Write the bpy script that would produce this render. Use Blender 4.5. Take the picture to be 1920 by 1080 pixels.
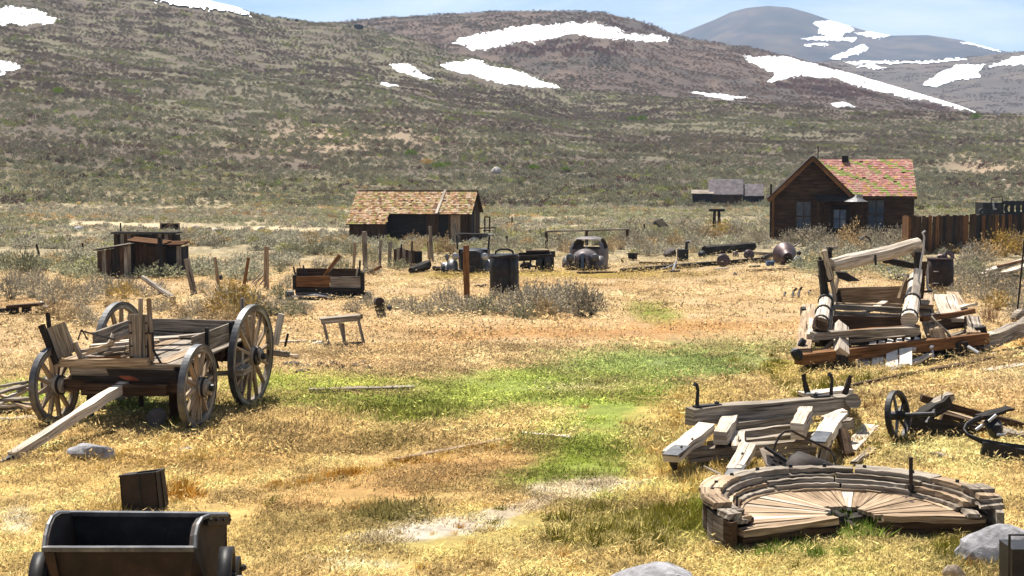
import bpy, math, random
import numpy as np
from mathutils import Vector, Matrix
for o in list(bpy.data.objects): bpy.data.objects.remove(o)
SC = bpy.context.scene
COL = SC.collection
random.seed(7); RNG = np.random.default_rng(7)
R = random.uniform
# ---------------------------------------------------------------- camera
FPX, CH = 2600.0, 3.4                      # focal length in 1920-px units, eye height in metres
PITCH = math.atan((540-331)/FPX)
cd = bpy.data.cameras.new('camera'); cam = bpy.data.objects.new('camera', cd); COL.objects.link(cam)
cd.sensor_width = 36; cd.lens = 36*FPX/1920; cd.clip_start = .1; cd.clip_end = 30000
cam.location = (0,0,CH); cam.rotation_euler = (math.pi/2-PITCH, 0, 0); SC.camera = cam
SC.render.resolution_x, SC.render.resolution_y = 1024, 576
# ---------------------------------------------------------------- sky and sun
SUN_EL, SUN_AZ = math.radians(64), math.radians(-22)      # azimuth from +Y, negative = to the left
w = bpy.data.worlds.new('World'); SC.world = w; w.use_nodes = True
nt = w.node_tree; nt.nodes.clear(); N = nt.nodes.new; L = nt.links.new
out = N('ShaderNodeOutputWorld'); bg = N('ShaderNodeBackground'); bg.inputs[1].default_value = .05
sky = N('ShaderNodeTexSky'); sky.sky_type = 'NISHITA'; sky.sun_disc = False
sky.sun_elevation = SUN_EL; sky.sun_rotation = SUN_AZ; sky.altitude = 2500; sky.air_density = 1.0; sky.dust_density = .2; sky.ozone_density = 1.5
tc = N('ShaderNodeTexCoord'); mp = N('ShaderNodeMapping'); mp.inputs['Scale'].default_value = (1.6, 1.6, 9)
nz = N('ShaderNodeTexNoise'); nz.inputs['Scale'].default_value = 2.6; nz.inputs['Detail'].default_value = 9; nz.inputs['Roughness'].default_value = .6; nz.inputs['Distortion'].default_value = .5
rp = N('ShaderNodeValToRGB'); rp.color_ramp.elements[0].position = .42; rp.color_ramp.elements[1].position = .72
mx = N('ShaderNodeMixRGB'); mx.inputs[2].default_value = (9.5, 9.9, 10.4, 1)
mu = N('ShaderNodeMath'); mu.operation = 'MULTIPLY'; mu.inputs[1].default_value = .8
L(tc.outputs['Generated'], mp.inputs[0]); L(mp.outputs[0], nz.inputs[0]); L(nz.outputs[0], rp.inputs[0]); L(rp.outputs[0], mu.inputs[0])
L(mu.outputs[0], mx.inputs[0]); L(sky.outputs[0], mx.inputs[1]); L(mx.outputs[0], bg.inputs[0]); L(bg.outputs[0], out.inputs[0])
sl = bpy.data.lights.new('sun', 'SUN'); sl.energy = 5.0; sl.angle = math.radians(.53); sl.color = (1, .95, .86)
sun = bpy.data.objects.new('sun', sl); COL.objects.link(sun); sun.location = (-20, 60, 80)
sdir = Vector((math.sin(SUN_AZ)*math.cos(SUN_EL), math.cos(SUN_AZ)*math.cos(SUN_EL), math.sin(SUN_EL)))
sun.rotation_euler = sdir.to_track_quat('Z', 'Y').to_euler()
SC.view_settings.view_transform = 'Standard'; SC.view_settings.look = 'None'; SC.view_settings.exposure = 1.2; SC.view_settings.gamma = 1
SC.render.engine = 'CYCLES'; SC.cycles.max_bounces = 3; SC.cycles.diffuse_bounces = 2; SC.cycles.volume_bounces = 0; SC.cycles.transparent_max_bounces = 8
# ---------------------------------------------------------------- photograph <-> place
cP, sP = math.cos(PITCH), math.sin(PITCH)
def ray(px, py):
    a = (px-960)/FPX; b = (540-py)/FPX
    return a, cP + b*sP, b*cP - sP          # x, y, z
def P(px, py, z=0.0):                       # the point at height z seen at a pixel
    a, y, dz = ray(px, py); t = (z-CH)/dz
    return Vector((a*t, y*t, z))
def V(px, py, Y):                           # the point at distance Y seen at a pixel
    a, y, dz = ray(px, py); t = Y/y
    return Vector((a*t, Y, CH + dz*t))
def proj(x, y, z):
    yy = y*cP - (z-CH)*sP; zz = y*sP + (z-CH)*cP
    yy = np.where(np.abs(yy) < .1, .1, yy)
    return 960 + FPX*x/yy, 540 - FPX*zz/yy
# ---------------------------------------------------------------- noise
def h2(i, j, s):
    n = (i.astype(np.int64)*374761393 + j.astype(np.int64)*668265263 + s*974711) & 0xffffffff
    n = ((n ^ (n >> 13))*1274126177) & 0xffffffff
    return ((n ^ (n >> 16)) & 0xffff)/65535.0
def vnoise(x, y, s=0):
    i = np.floor(x); j = np.floor(y); u = x-i; v = y-j; u = u*u*(3-2*u); v = v*v*(3-2*v)
    return (h2(i,j,s)*(1-u)+h2(i+1,j,s)*u)*(1-v) + (h2(i,j+1,s)*(1-u)+h2(i+1,j+1,s)*u)*v
def fbm(x, y, s=0, o=4):
    r = 0; a = .5; t = 0
    for k in range(o):
        r = r + a*vnoise(x, y, s+k*17); t += a; a *= .5; x = x*2.03+5.1; y = y*2.03+1.7
    return r/t
def sst(a, b, x):
    t = np.clip((x-a)/(b-a), 0, 1); return t*t*(3-2*t)
# ---------------------------------------------------------------- terrain: skylines read off the photograph
def skyline(pts):
    az = []; el = []
    for px, py in pts:
        a, y, z = ray(px, py); az.append(math.atan2(a, y)); el.append(z/math.hypot(a, y))
    return np.array(az), np.array(el)
SKY_A = skyline([(-900,-60),(-300,-75),(0,-62),(250,-18),(380,0),(440,14),(500,30),(560,38),(640,44),(690,53),(770,72),(840,97),(960,124),(1060,164),(1200,180),(1400,195),(1600,206),(1850,214),(1920,216),(2300,225),(2900,240)])
SKY_B = skyline([(-300,60),(300,50),(500,44),(640,40),(720,33),(850,25),(960,20),(1060,20),(1130,23),(1190,36),(1250,58),(1290,72),(1400,88),(1500,110),(1600,137),(1700,167),(1800,197),(1850,217),(1980,250),(2400,280)])
SKY_C = skyline([(1000,160),(1400,128),(1560,114),(1640,113),(1720,113),(1800,109),(1860,102),(1920,95),(2050,80),(2400,70)])
SKY_D = skyline([(900,180),(1100,120),(1240,80),(1280,60),(1340,36),(1370,22),(1400,14),(1440,10),(1480,13),(1520,24),(1560,38),(1620,56),(1670,66),(1740,65),(1800,74),(1850,88),(1900,99),(1960,105),(2300,140)])
def near_z(x, y):
    d = np.hypot(x, y)
    z = (fbm(x*.9, y*.9, 3, 4)-.5)*.12*sst(5, 14, d) + (fbm(x*.12, y*.12, 9, 3)-.5)*.5*sst(45, 90, d)
    z = z + (fbm(x*3.5, y*3.5, 5, 3)-.5)*.05*(1-sst(40, 60, d))
    return z
def zA(x, y):
    az = np.arctan2(x, y); d = np.hypot(x, y)
    e = np.interp(az, *SKY_A)
    dr = np.interp(az, [-.6,-.1,.05,.15,.4], [560,520,470,400,380]); d0 = np.interp(az, [-.6,0,.4], [135,150,170])
    zr = CH + e*dr
    t = np.clip((d-d0)/(dr-d0), 0, 1)
    g = zr*(.62*t**1.15 + .38*t**2.1)
    g = g + (fbm(x*.012, y*.012, 21, 4)-.5)*7*np.sin(math.pi*np.clip(t,0,1))*sst(0,.4,t) 
    back = np.clip(d-dr, 0, 400)
    return near_z(x, y)*(1-sst(.0,.3,t)*.3) + g - back*.10
def hill(sk, d0, d1, z0, amp, seed):
    def f(x, y):
        az = np.arctan2(x, y); d = np.hypot(x, y); e = np.interp(az, *sk); zr = CH + e*d1
        t = np.clip((d-d0)/(d1-d0), 0, 1)
        n = (fbm(x*8/d1, y*8/d1, seed, 5)-.5)*amp*np.sin(math.pi*t)
        return z0 + (zr-z0)*(.8*t+.2*t*t) + n - np.clip(d-d1, 0, 1e5)*.12
    return f
zB = hill(SKY_B, 430, 860, 5, 12, 31)
zC = hill(SKY_C, 900, 1500, 10, 22, 41)
zD = hill(SKY_D, 1600, 3000, 20, 60, 51)
def gz(x, y): return float(zA(np.array([x]), np.array([y]))[0])
def G(px, py):
    p = P(px, py, 0); return P(px, py, gz(p.x, p.y))
def onhill(f, px, py, da, db, n=70):        # where the rays through pixels meet a hillside
    a, y, z = ray(np.asarray(px, float), np.asarray(py, float)); h = np.hypot(a, y); el = z/h; ds = np.linspace(da, db, n)
    D = ds[None,:]*np.ones((len(a),1)); e = (f((D*(a/h)[:,None]).ravel(), (D*(y/h)[:,None]).ravel()).reshape(D.shape)-CH)/D
    hit = e >= el[:,None]; k = np.argmax(hit, 1); ok = hit.any(1); k1 = np.clip(k,1,None); i = np.arange(len(a)); e0 = e[i,k1-1]; e1 = e[i,k1]
    d = ds[k1-1]+(ds[k1]-ds[k1-1])*np.clip((el-e0)/(e1-e0+1e-9),0,1); X = d*a/h; Y = d*y/h
    return np.c_[X, Y, f(X, Y)], ok
# ---------------------------------------------------------------- materials
def lin(c): return tuple((v/12.92 if v <= .04045 else ((v+.055)/1.055)**2.4) for v in (k/255 for k in c))
def S(r, g, b, k=.62): return tuple(v*k for v in lin((r,g,b)))
MATS = {}
class NT:
    def __init__(s, name):
        s.m = bpy.data.materials.new(name); s.m.use_nodes = True; s.t = s.m.node_tree; s.b = s.t.nodes['Principled BSDF']; MATS[name] = s.m
    def n(s, typ, **kw):
        o = s.t.nodes.new('ShaderNode'+typ)
        for k, v in kw.items():
            if k in o.inputs: o.inputs[k].default_value = v
            else: setattr(o, k, v)
        return o
    def l(s, a, b): s.t.links.new(a, b)
    def bump(s, src, st, dist=.02):
        b = s.n('Bump', Strength=st, Distance=dist); s.l(src, b.inputs['Height']); s.l(b.outputs[0], s.b.inputs['Normal'])
def ramp(t, stops):
    r = t.n('ValToRGB'); e = r.color_ramp.elements
    while len(e) < len(stops): e.new(.5)
    for q, (p, c) in zip(e, stops): q.position = p; q.color = (*c, 1)
    return r
def wood(name, dark, mid, light, rough=.85, bump=.5):
    t = NT(name); uv = t.n('UVMap'); m = t.n('Mapping'); m.inputs['Scale'].default_value = (1.6, 34, 1)
    a = t.n('TexNoise', Scale=1.0, Detail=6, Roughness=.65); t.l(uv.outputs[0], m.inputs[0]); t.l(m.outputs[0], a.inputs[0])
    r = ramp(t, [(.3, dark), (.5, mid), (.7, light)]); t.l(a.outputs[0], r.inputs[0])
    b = t.n('TexNoise', Scale=.8, Detail=3); t.l(uv.outputs[0], b.inputs[0])
    r2 = ramp(t, [(.3, (.55,.5,.46)), (.7, (1.2,1.2,1.2))]); t.l(b.outputs[0], r2.inputs[0])
    mx = t.n('MixRGB', blend_type='MULTIPLY', Fac=1); t.l(r.outputs[0], mx.inputs[1]); t.l(r2.outputs[0], mx.inputs[2])
    m3 = t.n('Mapping'); m3.inputs['Scale'].default_value = (.9, 21, 1); ck = t.n('TexNoise', Scale=1.0, Detail=3, Roughness=.5, Distortion=.4); t.l(uv.outputs[0], m3.inputs[0]); t.l(m3.outputs[0], ck.inputs[0])
    r3 = ramp(t, [(.33, (.12,.1,.085)), (.385, (1,1,1)), (.7, (1.06,1.06,1.06))]); t.l(ck.outputs[0], r3.inputs[0]); mx3 = t.n('MixRGB', blend_type='MULTIPLY', Fac=1); t.l(mx.outputs[0], mx3.inputs[1]); t.l(r3.outputs[0], mx3.inputs[2])
    t.l(mx3.outputs[0], t.b.inputs['Base Color']); t.b.inputs['Roughness'].default_value = rough; t.b.inputs['Specular IOR Level'].default_value = .2
    t.bump(a.outputs[0], bump, .02); return t.m
def metal(name, c1, c2, c3, met=.35, rough=.6, scale=5):
    t = NT(name); tc = t.n('TexCoord'); a = t.n('TexNoise', Scale=scale, Detail=8, Roughness=.7); t.l(tc.outputs['Object'], a.inputs[0])
    r = ramp(t, [(.32, c1), (.5, c2), (.68, c3)]); t.l(a.outputs[0], r.inputs[0]); t.l(r.outputs[0], t.b.inputs['Base Color'])
    t.b.inputs['Metallic'].default_value = met; t.b.inputs['Roughness'].default_value = rough; t.bump(a.outputs[0], .7 if 'rock' in name else .25, .03 if 'rock' in name else .01); return t.m
wood('wood_grey', (.045,.037,.03), (.23,.195,.155), (.47,.415,.35))
wood('wood_pale', (.17,.135,.1), (.5,.43,.35), (.74,.67,.58))
wood('wood_tan', (.085,.056,.034), (.31,.225,.145), (.53,.415,.29))
wood('wood_brown', (.014,.008,.005), (.06,.034,.018), (.12,.074,.04))
wood('wood_orange', (.045,.02,.008), (.17,.078,.028), (.29,.15,.06))
wood('wood_dark', (.008,.007,.006), (.024,.019,.016), (.058,.048,.04))
metal('rust', (.006,.004,.0035), (.022,.012,.008), (.055,.027,.016), .3, .7)
metal('iron', (.006,.006,.007), (.016,.015,.016), (.04,.036,.035), .5, .55)
metal('steel_grey', (.035,.035,.04), (.09,.09,.094), (.18,.17,.165), .5, .5)
metal('rust_red', (.06,.014,.006), (.2,.045,.015), (.32,.1,.04), .1, .8)
metal('car_paint', (.03,.03,.034), (.09,.072,.07), (.17,.125,.11), .2, .55, 4)
metal('tin_pale', (.22,.22,.24), (.4,.4,.42), (.52,.5,.48), .4, .5)
metal('cone_rust', (.03,.019,.019), (.075,.045,.045), (.15,.095,.09), .4, .5, 3)
metal('rubber', (.01,.01,.01), (.02,.02,.02), (.04,.04,.04), 0, .8)
metal('blue_paint', (.02,.04,.08), (.05,.09,.16), (.09,.12,.18), .1, .6)
metal('rock_grey', (.1,.095,.1), (.22,.21,.22), (.38,.37,.38), 0, .9, 7)
metal('rock_dark', (.03,.028,.03), (.06,.055,.06), (.12,.1,.1), 0, .9, 1)
metal('rock_tan', (.18,.13,.1), (.33,.26,.2), (.5,.43,.36), 0, .9, 3)
metal('stone_white', (.4,.36,.32), (.55,.5,.45), (.68,.64,.6), 0, .9, 5)
metal('clod', (.03,.02,.012), (.07,.045,.028), (.11,.08,.05), 0, .95, 9)
metal('curtain', (.04,.06,.1), (.1,.14,.21), (.24,.28,.32), 0, .8, 2)
g = NT('window_glass'); g.b.inputs['Base Color'].default_value = (.05,.08,.12,1); g.b.inputs['Roughness'].default_value = .08; g.b.inputs['Alpha'].default_value = .45
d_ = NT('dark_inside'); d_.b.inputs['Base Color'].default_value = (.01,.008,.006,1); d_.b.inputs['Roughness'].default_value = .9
def vcol_mat(name, rough=.85, nscale=0, nstr=.0, bump=0):
    t = NT(name); a = t.n('Attribute', attribute_name='Col'); src = a.outputs['Color']
    t.b.inputs['Roughness'].default_value = rough; t.b.inputs['Specular IOR Level'].default_value = .15
    if nscale:
        g = t.n('NewGeometry'); z = t.n('TexNoise', Scale=nscale, Detail=8, Roughness=.7); t.l(g.outputs['Position'], z.inputs[0])
        r = ramp(t, [(.3, (1-nstr,)*3), (.7, (1+nstr,)*3)]); t.l(z.outputs[0], r.inputs[0])
        m = t.n('MixRGB', blend_type='MULTIPLY', Fac=1); t.l(src, m.inputs[1]); t.l(r.outputs[0], m.inputs[2]); src = m.outputs[0]
        if bump: t.bump(z.outputs[0], bump, .05)
    t.l(src, t.b.inputs['Base Color']); return t
vcol_mat('shingle', .85, 3, .25)
vcol_mat('ground_soil', .95, 6, .35, .6)
vcol_mat('hill_soil', .95, .35, .3, .8)
vcol_mat('mountain_soil', .95, .02, .35, 1)
sn = NT('snow'); sn.b.inputs['Base Color'].default_value = (.88,.89,.92,1); sn.b.inputs['Roughness'].default_value = .7
z = sn.n('TexNoise', Scale=.25, Detail=6); gg = sn.n('NewGeometry'); sn.l(gg.outputs['Position'], z.inputs[0]); sn.bump(z.outputs[0], .4, .5)
def leaf_mat(name, inst=True, c=None, trans=.25):
    t = NT(name); oi = t.n('ObjectInfo')
    if inst: a = t.n('Attribute', attribute_name='col', attribute_type='INSTANCER'); src = a.outputs['Color']
    else: a = t.n('RGB'); a.outputs[0].default_value = (*c, 1); src = a.outputs[0]
    at = t.n('Attribute', attribute_name='tone'); m = t.n('MixRGB', blend_type='MULTIPLY', Fac=1); t.l(src, m.inputs[1]); t.l(at.outputs['Color'], m.inputs[2])
    r = ramp(t, [(0, (.72,.72,.72)), (1, (1.02,1.02,1.02))]); t.l(oi.outputs['Random'], r.inputs[0])
    m2 = t.n('MixRGB', blend_type='MULTIPLY', Fac=1); t.l(m.outputs[0], m2.inputs[1]); t.l(r.outputs[0], m2.inputs[2])
    ge = t.n('NewGeometry'); va = t.n('VectorMath', operation='SCALE'); va.inputs['Scale'].default_value = .45; vb = t.n('VectorMath', operation='ADD'); vb.inputs[1].default_value = (0,0,.8); vc = t.n('VectorMath', operation='NORMALIZE')
    t.l(ge.outputs['Normal'], va.inputs[0]); t.l(va.outputs[0], vb.inputs[0]); t.l(vb.outputs[0], vc.inputs[0])
    df = t.n('BsdfDiffuse'); t.l(vc.outputs[0], df.inputs['Normal']); tr = t.n('BsdfTranslucent'); mxs = t.n('MixShader', Fac=trans); t.l(m2.outputs[0], df.inputs[0]); t.l(m2.outputs[0], tr.inputs[0])
    t.l(df.outputs[0], mxs.inputs[1]); t.l(tr.outputs[0], mxs.inputs[2])
    o = [n for n in t.t.nodes if n.type == 'OUTPUT_MATERIAL'][0]; t.l(mxs.outputs[0], o.inputs[0]); return t.m
leaf_mat('leaf_scatter'); leaf_mat('grass_scatter', trans=.4)
leaf_mat('sage_grey', False, S(188,174,148,.75)); leaf_mat('sage_tan', False, S(196,166,122,.75)); leaf_mat('sage_green', False, S(162,158,124,.75)); leaf_mat('twig_red', False, S(150,98,62,.75)); leaf_mat('bush_gold', False, S(196,160,84,.75)); leaf_mat('bush_lime', False, S(120,150,40,.6))
# ---------------------------------------------------------------- mesh builder
OFF = {}
def tag(o, label=None, cat=None, group=None, kind=None):
    if label: o['label'] = label
    if cat: o['category'] = cat
    if group: o['group'] = group
    if kind: o['kind'] = kind
    return o
def thing(name, label, cat, loc, rz=0, group=None, world=True):
    o = bpy.data.objects.new(name, None); COL.objects.link(o); o.location = loc; o.rotation_euler = (0,0,rz); o.empty_display_size = .2
    OFF[o] = Vector(loc) if world else Vector((0,0,0)); return tag(o, label, cat, group)
def fast_mesh(name, v, f):
    me = bpy.data.meshes.new(name); v = np.asarray(v, np.float32); f = np.asarray(f, np.int32); k = f.shape[1]
    me.vertices.add(len(v)); me.vertices.foreach_set('co', v.ravel()); me.loops.add(f.size); me.loops.foreach_set('vertex_index', f.ravel())
    me.polygons.add(len(f)); me.polygons.foreach_set('loop_start', np.arange(0, f.size, k, dtype=np.int32)); me.update(calc_edges=True); return me
def vattr(me, name, c):
    a = me.attributes.new(name, 'FLOAT_COLOR', 'POINT'); c = np.asarray(c, np.float32); a.data.foreach_set('color', np.c_[c, np.ones(len(c), np.float32)].ravel())
class MB:
    def __init__(s): s.v = []; s.f = []; s.uv = []; s.c = []; s.cur = None
    def face(s, idx, uv=None):
        s.f.append(tuple(idx)); s.uv.append(uv or [(s.v[i][0]+s.v[i][1], s.v[i][2]) for i in idx]); s.c.append(s.cur)
    def beam(s, a, b, w, h, up=(0,0,1), n=1, jit=0, tap=1.0, bend=0):
        a = Vector(a); b = Vector(b); d = b-a; Ln = d.length; d.normalize(); up = Vector(up)
        if abs(d.dot(up)) > .98: up = Vector((0,1,0)) if abs(d.y) < .9 else Vector((1,0,0))
        sd = d.cross(up).normalized(); u = sd.cross(d).normalized(); k0 = len(s.v); o = R(0,80); o2 = R(0,80)
        for i in range(n+1):
            t = i/n; c = a + d*Ln*t + u*bend*math.sin(math.pi*t); k = 1+(tap-1)*t
            for (x, y) in ((-1,-1),(1,-1),(1,1),(-1,1)):
                j = Vector((R(-jit,jit),R(-jit,jit),R(-jit,jit))) if jit else Vector()
                s.v.append(c + sd*(x*w/2*k) + u*(y*h/2*k) + j)
        per = [0, w, w+h, 2*w+h, 2*w+2*h]
        for i in range(n):
            for q in range(4):
                A = k0+i*4+q; B = k0+i*4+(q+1)%4; u0 = o+Ln*i/n; u1 = o+Ln*(i+1)/n; v0 = o2+per[q]; v1 = o2+per[q+1]
                s.face((A, B, B+4, A+4), [(u0,v0),(u0,v1),(u1,v1),(u1,v0)])
        s.face((k0+3,k0+2,k0+1,k0), [(o,o2),(o+w*.3,o2),(o+w*.3,o2+h),(o,o2+h)]); e = k0+n*4
        s.face((e,e+1,e+2,e+3), [(o,o2),(o+w*.3,o2),(o+w*.3,o2+h),(o,o2+h)]); return s
    def box(s, c, sz, rz=0, jit=0):
        c = Vector(c); d = Vector((math.cos(rz), math.sin(rz), 0))
        return s.beam(c-d*sz[0]/2, c+d*sz[0]/2, sz[1], sz[2], jit=jit)
    def cyl(s, a, b, r0, r1=None, n=10, rings=1, jit=0, cap=True, bend=0):
        a = Vector(a); b = Vector(b); r1 = r0 if r1 is None else r1
        return s.tube([a.lerp(b, i/rings) + Vector((bend*math.sin(math.pi*i/rings),0,0)) for i in range(rings+1)], [r0+(r1-r0)*i/rings for i in range(rings+1)], n, jit, cap)
    def tube(s, pts, r, n=8, jit=0, cap=True, closed=False):
        pts = [Vector(p) for p in pts]; m = len(pts); rr = r if isinstance(r, (list,tuple)) else [r]*m
        k0 = len(s.v); o = R(0,80); o2 = R(0,80); acc = 0; us = []
        ref = None
        for i, p in enumerate(pts):
            d = (pts[min(i+1,m-1)] - pts[max(i-1,0)]) if not closed else pts[(i+1)%m]-pts[i-1]
            d.normalize()
            if ref is None: ref = Vector((0,0,1)) if abs(d.z) < .9 else Vector((1,0,0))
            x = d.cross(ref).normalized(); y = x.cross(d).normalized(); ref = y
            if i: acc += (p-pts[i-1]).length
            us.append(acc)
            for q in range(n):
                t = 2*math.pi*q/n; s.v.append(p + (x*math.cos(t)+y*math.sin(t))*(rr[i]*(1+(R(-jit,jit) if jit else 0))))
        for i in range(m if closed else m-1):
            i2 = (i+1)%m
            for q in range(n):
                q2 = (q+1)%n; v0 = o2+rr[i]*6.28*q/n; v1 = o2+rr[i]*6.28*(q+1)/n; u0 = o+us[i]; u1 = o+(us[i2] if i2 else acc+.1)
                s.face((k0+i*n+q, k0+i*n+q2, k0+i2*n+q2, k0+i2*n+q), [(u0,v0),(u0,v1),(u1,v1),(u1,v0)])
        if cap and not closed:
            s.face([k0+q for q in range(n)][::-1]); s.face([k0+(m-1)*n+q for q in range(n)])
        return s
    def lathe(s, c, axis, prof, n=24, a0=0, a1=2*math.pi, close=False):   # prof: (along axis, radius)
        c = Vector(c); ax = Vector(axis).normalized(); rf = Vector((0,0,1)) if abs(ax.z) < .9 else Vector((1,0,0))
        x = rf.cross(ax).normalized(); y = ax.cross(x); full = abs(a1-a0-2*math.pi) < 1e-6; m = n if full else n+1; k = len(prof); k0 = len(s.v); o = R(0,50)
        for i in range(m):
            t = a0+(a1-a0)*i/n; dr = x*math.cos(t)+y*math.sin(t)
            for (h, r) in prof: s.v.append(c + ax*h + dr*r)
        kk = k if close else k-1
        for i in range(n):
            i2 = (i+1)%m
            for q in range(kk):
                q2 = (q+1)%k; u0 = o+i*.1; s.face((k0+i*k+q, k0+i2*k+q, k0+i2*k+q2, k0+i*k+q2), [(u0,o+q*.05),(u0+.1,o+q*.05),(u0+.1,o+q*.05+.05),(u0,o+q*.05+.05)])
        if close and not full:
            s.face([k0+q for q in range(k)]); s.face([k0+n*k+q for q in range(k)][::-1])
        return s
    def ring(s, c, axis, r0, r1, wd, n=28): return s.lathe(c, axis, [(-wd/2,r0),(-wd/2,r1),(wd/2,r1),(wd/2,r0)], n, close=True)
    def poly(s, pts, off):
        pts = [Vector(p) for p in pts]; off = Vector(off); k = len(s.v); n = len(pts); o = R(0,50)
        s.v += pts + [p+off for p in pts]; X = (pts[1]-pts[0]).normalized(); Y = off.cross(X); Y = Y.normalized() if Y.length else Vector((0,0,1))
        uv = [(o+(p-pts[0]).dot(X), o+(p-pts[0]).dot(Y)) for p in pts]
        s.face(list(range(k,k+n))[::-1], uv[::-1]); s.face(range(k+n,k+2*n), uv)
        for i in range(n):
            j = (i+1)%n; s.face((k+i,k+j,k+n+j,k+n+i), [uv[i],uv[j],uv[j],uv[i]])
        return s
    def loft(s, curves, close=False):
        k = len(s.v); n = len(curves[0]); o = R(0,50)
        for cu in curves: s.v += [Vector(p) for p in cu]
        for i in range(len(curves)-1):
            for j in range(n if close else n-1):
                j2 = (j+1)%n; s.face((k+i*n+j, k+i*n+j2, k+(i+1)*n+j2, k+(i+1)*n+j), [(o+i*.2,o+j*.1),(o+i*.2,o+j*.1+.1),(o+i*.2+.2,o+j*.1+.1),(o+i*.2+.2,o+j*.1)])
        return s
    def rock(s, c, sz, seed=0, n=2, rough=.28):
        import bmesh
        bm = bmesh.new(); bmesh.ops.create_icosphere(bm, subdivisions=n, radius=1); k = len(s.v); rn = random.Random(seed); ph = [rn.uniform(0,9) for _ in range(6)]
        pl = [(Vector((rn.gauss(0,1),rn.gauss(0,1),rn.gauss(.2,.8))).normalized(), rn.uniform(.55,.85)) for _ in range(9)]
        for v in bm.verts:
            p = v.co.copy(); f = 1 + rough*.7*(math.sin(p.x*3.1+ph[0])*math.cos(p.y*2.7+ph[1]) + .5*math.sin(p.z*5+ph[2]+p.x*4)) + rn.uniform(-.035,.035); p = p*f
            for nn, dd in pl:
                e = p.dot(nn)-dd
                if e > 0: p = p-nn*e*.85
            s.v.append(Vector(c)+Vector((p.x*sz[0], p.y*sz[1], p.z*sz[2])))
        for f in bm.faces: s.face([k+v.index for v in f.verts])
        bm.free(); return s
    def mesh(s, name, mat, off=Vector((0,0,0)), smooth=False):
        me = bpy.data.meshes.new(name); me.from_pydata([tuple(Vector(v)-off) for v in s.v], [], s.f)
        u = me.uv_layers.new(name='UVMap'); u.data.foreach_set('uv', [c for q in s.uv for p in q for c in p])
        if any(c is not None for c in s.c):
            a = me.color_attributes.new('Col', 'FLOAT_COLOR', 'CORNER'); i = 0
            for f, c in zip(s.f, s.c):
                for _ in f: a.data[i].color = (*(c or (.3,.3,.3)), 1); i += 1
        me.materials.append(MATS[mat]); me.validate(); me.update()
        if smooth: me.polygons.foreach_set('use_smooth', [True]*len(me.polygons))
        return me
    def part(s, name, mat, parent, smooth=False, label=None):
        off = OFF[parent]; o = bpy.data.objects.new(name, s.mesh(name, mat, off, smooth)); COL.objects.link(o); o.parent = parent; OFF[o] = off
        return tag(o, label)
    def thing(s, name, mat, label, cat, group=None, smooth=False, kind=None):
        xs = [Vector(v) for v in s.v]; c = sum(xs, Vector())/len(xs); c.z = min(v.z for v in xs)
        o = bpy.data.objects.new(name, s.mesh(name, mat, c, smooth)); COL.objects.link(o); o.location = c; OFF[o] = c
        return tag(o, label, cat, group, kind)
def copy_tree(o, parent=None):
    c = o.copy(); COL.objects.link(c); c.parent = parent
    for ch in list(o.children): copy_tree(ch, c)
    return c
metal('old_roof', (.05,.04,.045), (.11,.09,.095), (.19,.16,.165), 0, .9, 2)
# ================================================================ THE SETTING
GREEN = [ # soil and turf colours by where they lie (photograph px): cx, cy, rx, ry, tilt, colour, weight
 (1200,690,330,48,-.08,S(146,162,94),1.0),(900,745,340,46,-.1,S(158,170,82),1.15),(1160,800,210,66,-.2,S(154,168,76),1.2),(1120,890,180,55,0,S(154,166,72),1.2),(560,735,230,40,0,S(160,170,75),.8),
 (250,760,120,25,0,S(140,168,80),.8),(60,740,90,25,0,S(140,160,65),.8),(1200,990,210,42,0,S(150,148,70),1.0),(1350,965,70,60,0,S(140,150,50),.9),(1640,1040,360,50,0,S(182,172,98),.8),(1600,985,110,28,0,S(130,156,70),1.0),(880,1010,300,55,-.1,S(198,178,106),.6),
 (1230,590,60,22,.2,S(150,160,60),.9),(1060,515,260,9,0,S(168,142,60),.9),(850,518,120,8,0,S(168,142,60),.8),(740,775,120,14,0,S(120,125,45),.9),(750,830,70,14,0,S(140,125,45),.8),(730,960,70,20,0,S(130,125,45),.9),
 (420,860,260,45,0,S(214,170,100),.6),(200,930,220,60,0,S(228,192,118),.7),(300,1000,300,60,0,S(224,190,118),.6),(560,800,140,36,0,S(200,160,98),.7),(850,880,180,30,-.15,S(200,156,98),.7),(700,920,200,26,-.15,S(208,164,104),.7),
 (1260,870,90,60,-.4,S(238,200,118),.9),(1280,780,130,46,-.3,S(226,194,116),.9),(1700,690,260,40,-.15,S(226,194,124),.6),(1780,850,200,40,0,S(206,190,122),.7),(1500,700,90,30,0,S(180,160,60),.7),(1880,640,60,18,0,S(218,172,90),.8),
 (820,992,120,18,-.12,S(230,216,196),1.1),(1090,915,110,18,-.05,S(226,206,176),1.2),(960,955,110,14,-.3,S(206,186,160),1.0),(660,1060,90,12,0,S(236,214,176),1.0),(30,970,40,30,0,S(236,222,190),.9),(1100,730,90,10,0,S(206,196,140),.8),(1020,815,60,8,0,S(226,190,130),1.0),(700,1010,60,8,0,S(230,210,170),1.0),
 (1000,625,420,16,0,S(196,146,92),.6),(1350,610,200,16,0,S(200,150,92),.6),(640,690,110,14,0,S(170,140,105),.6)]
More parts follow.
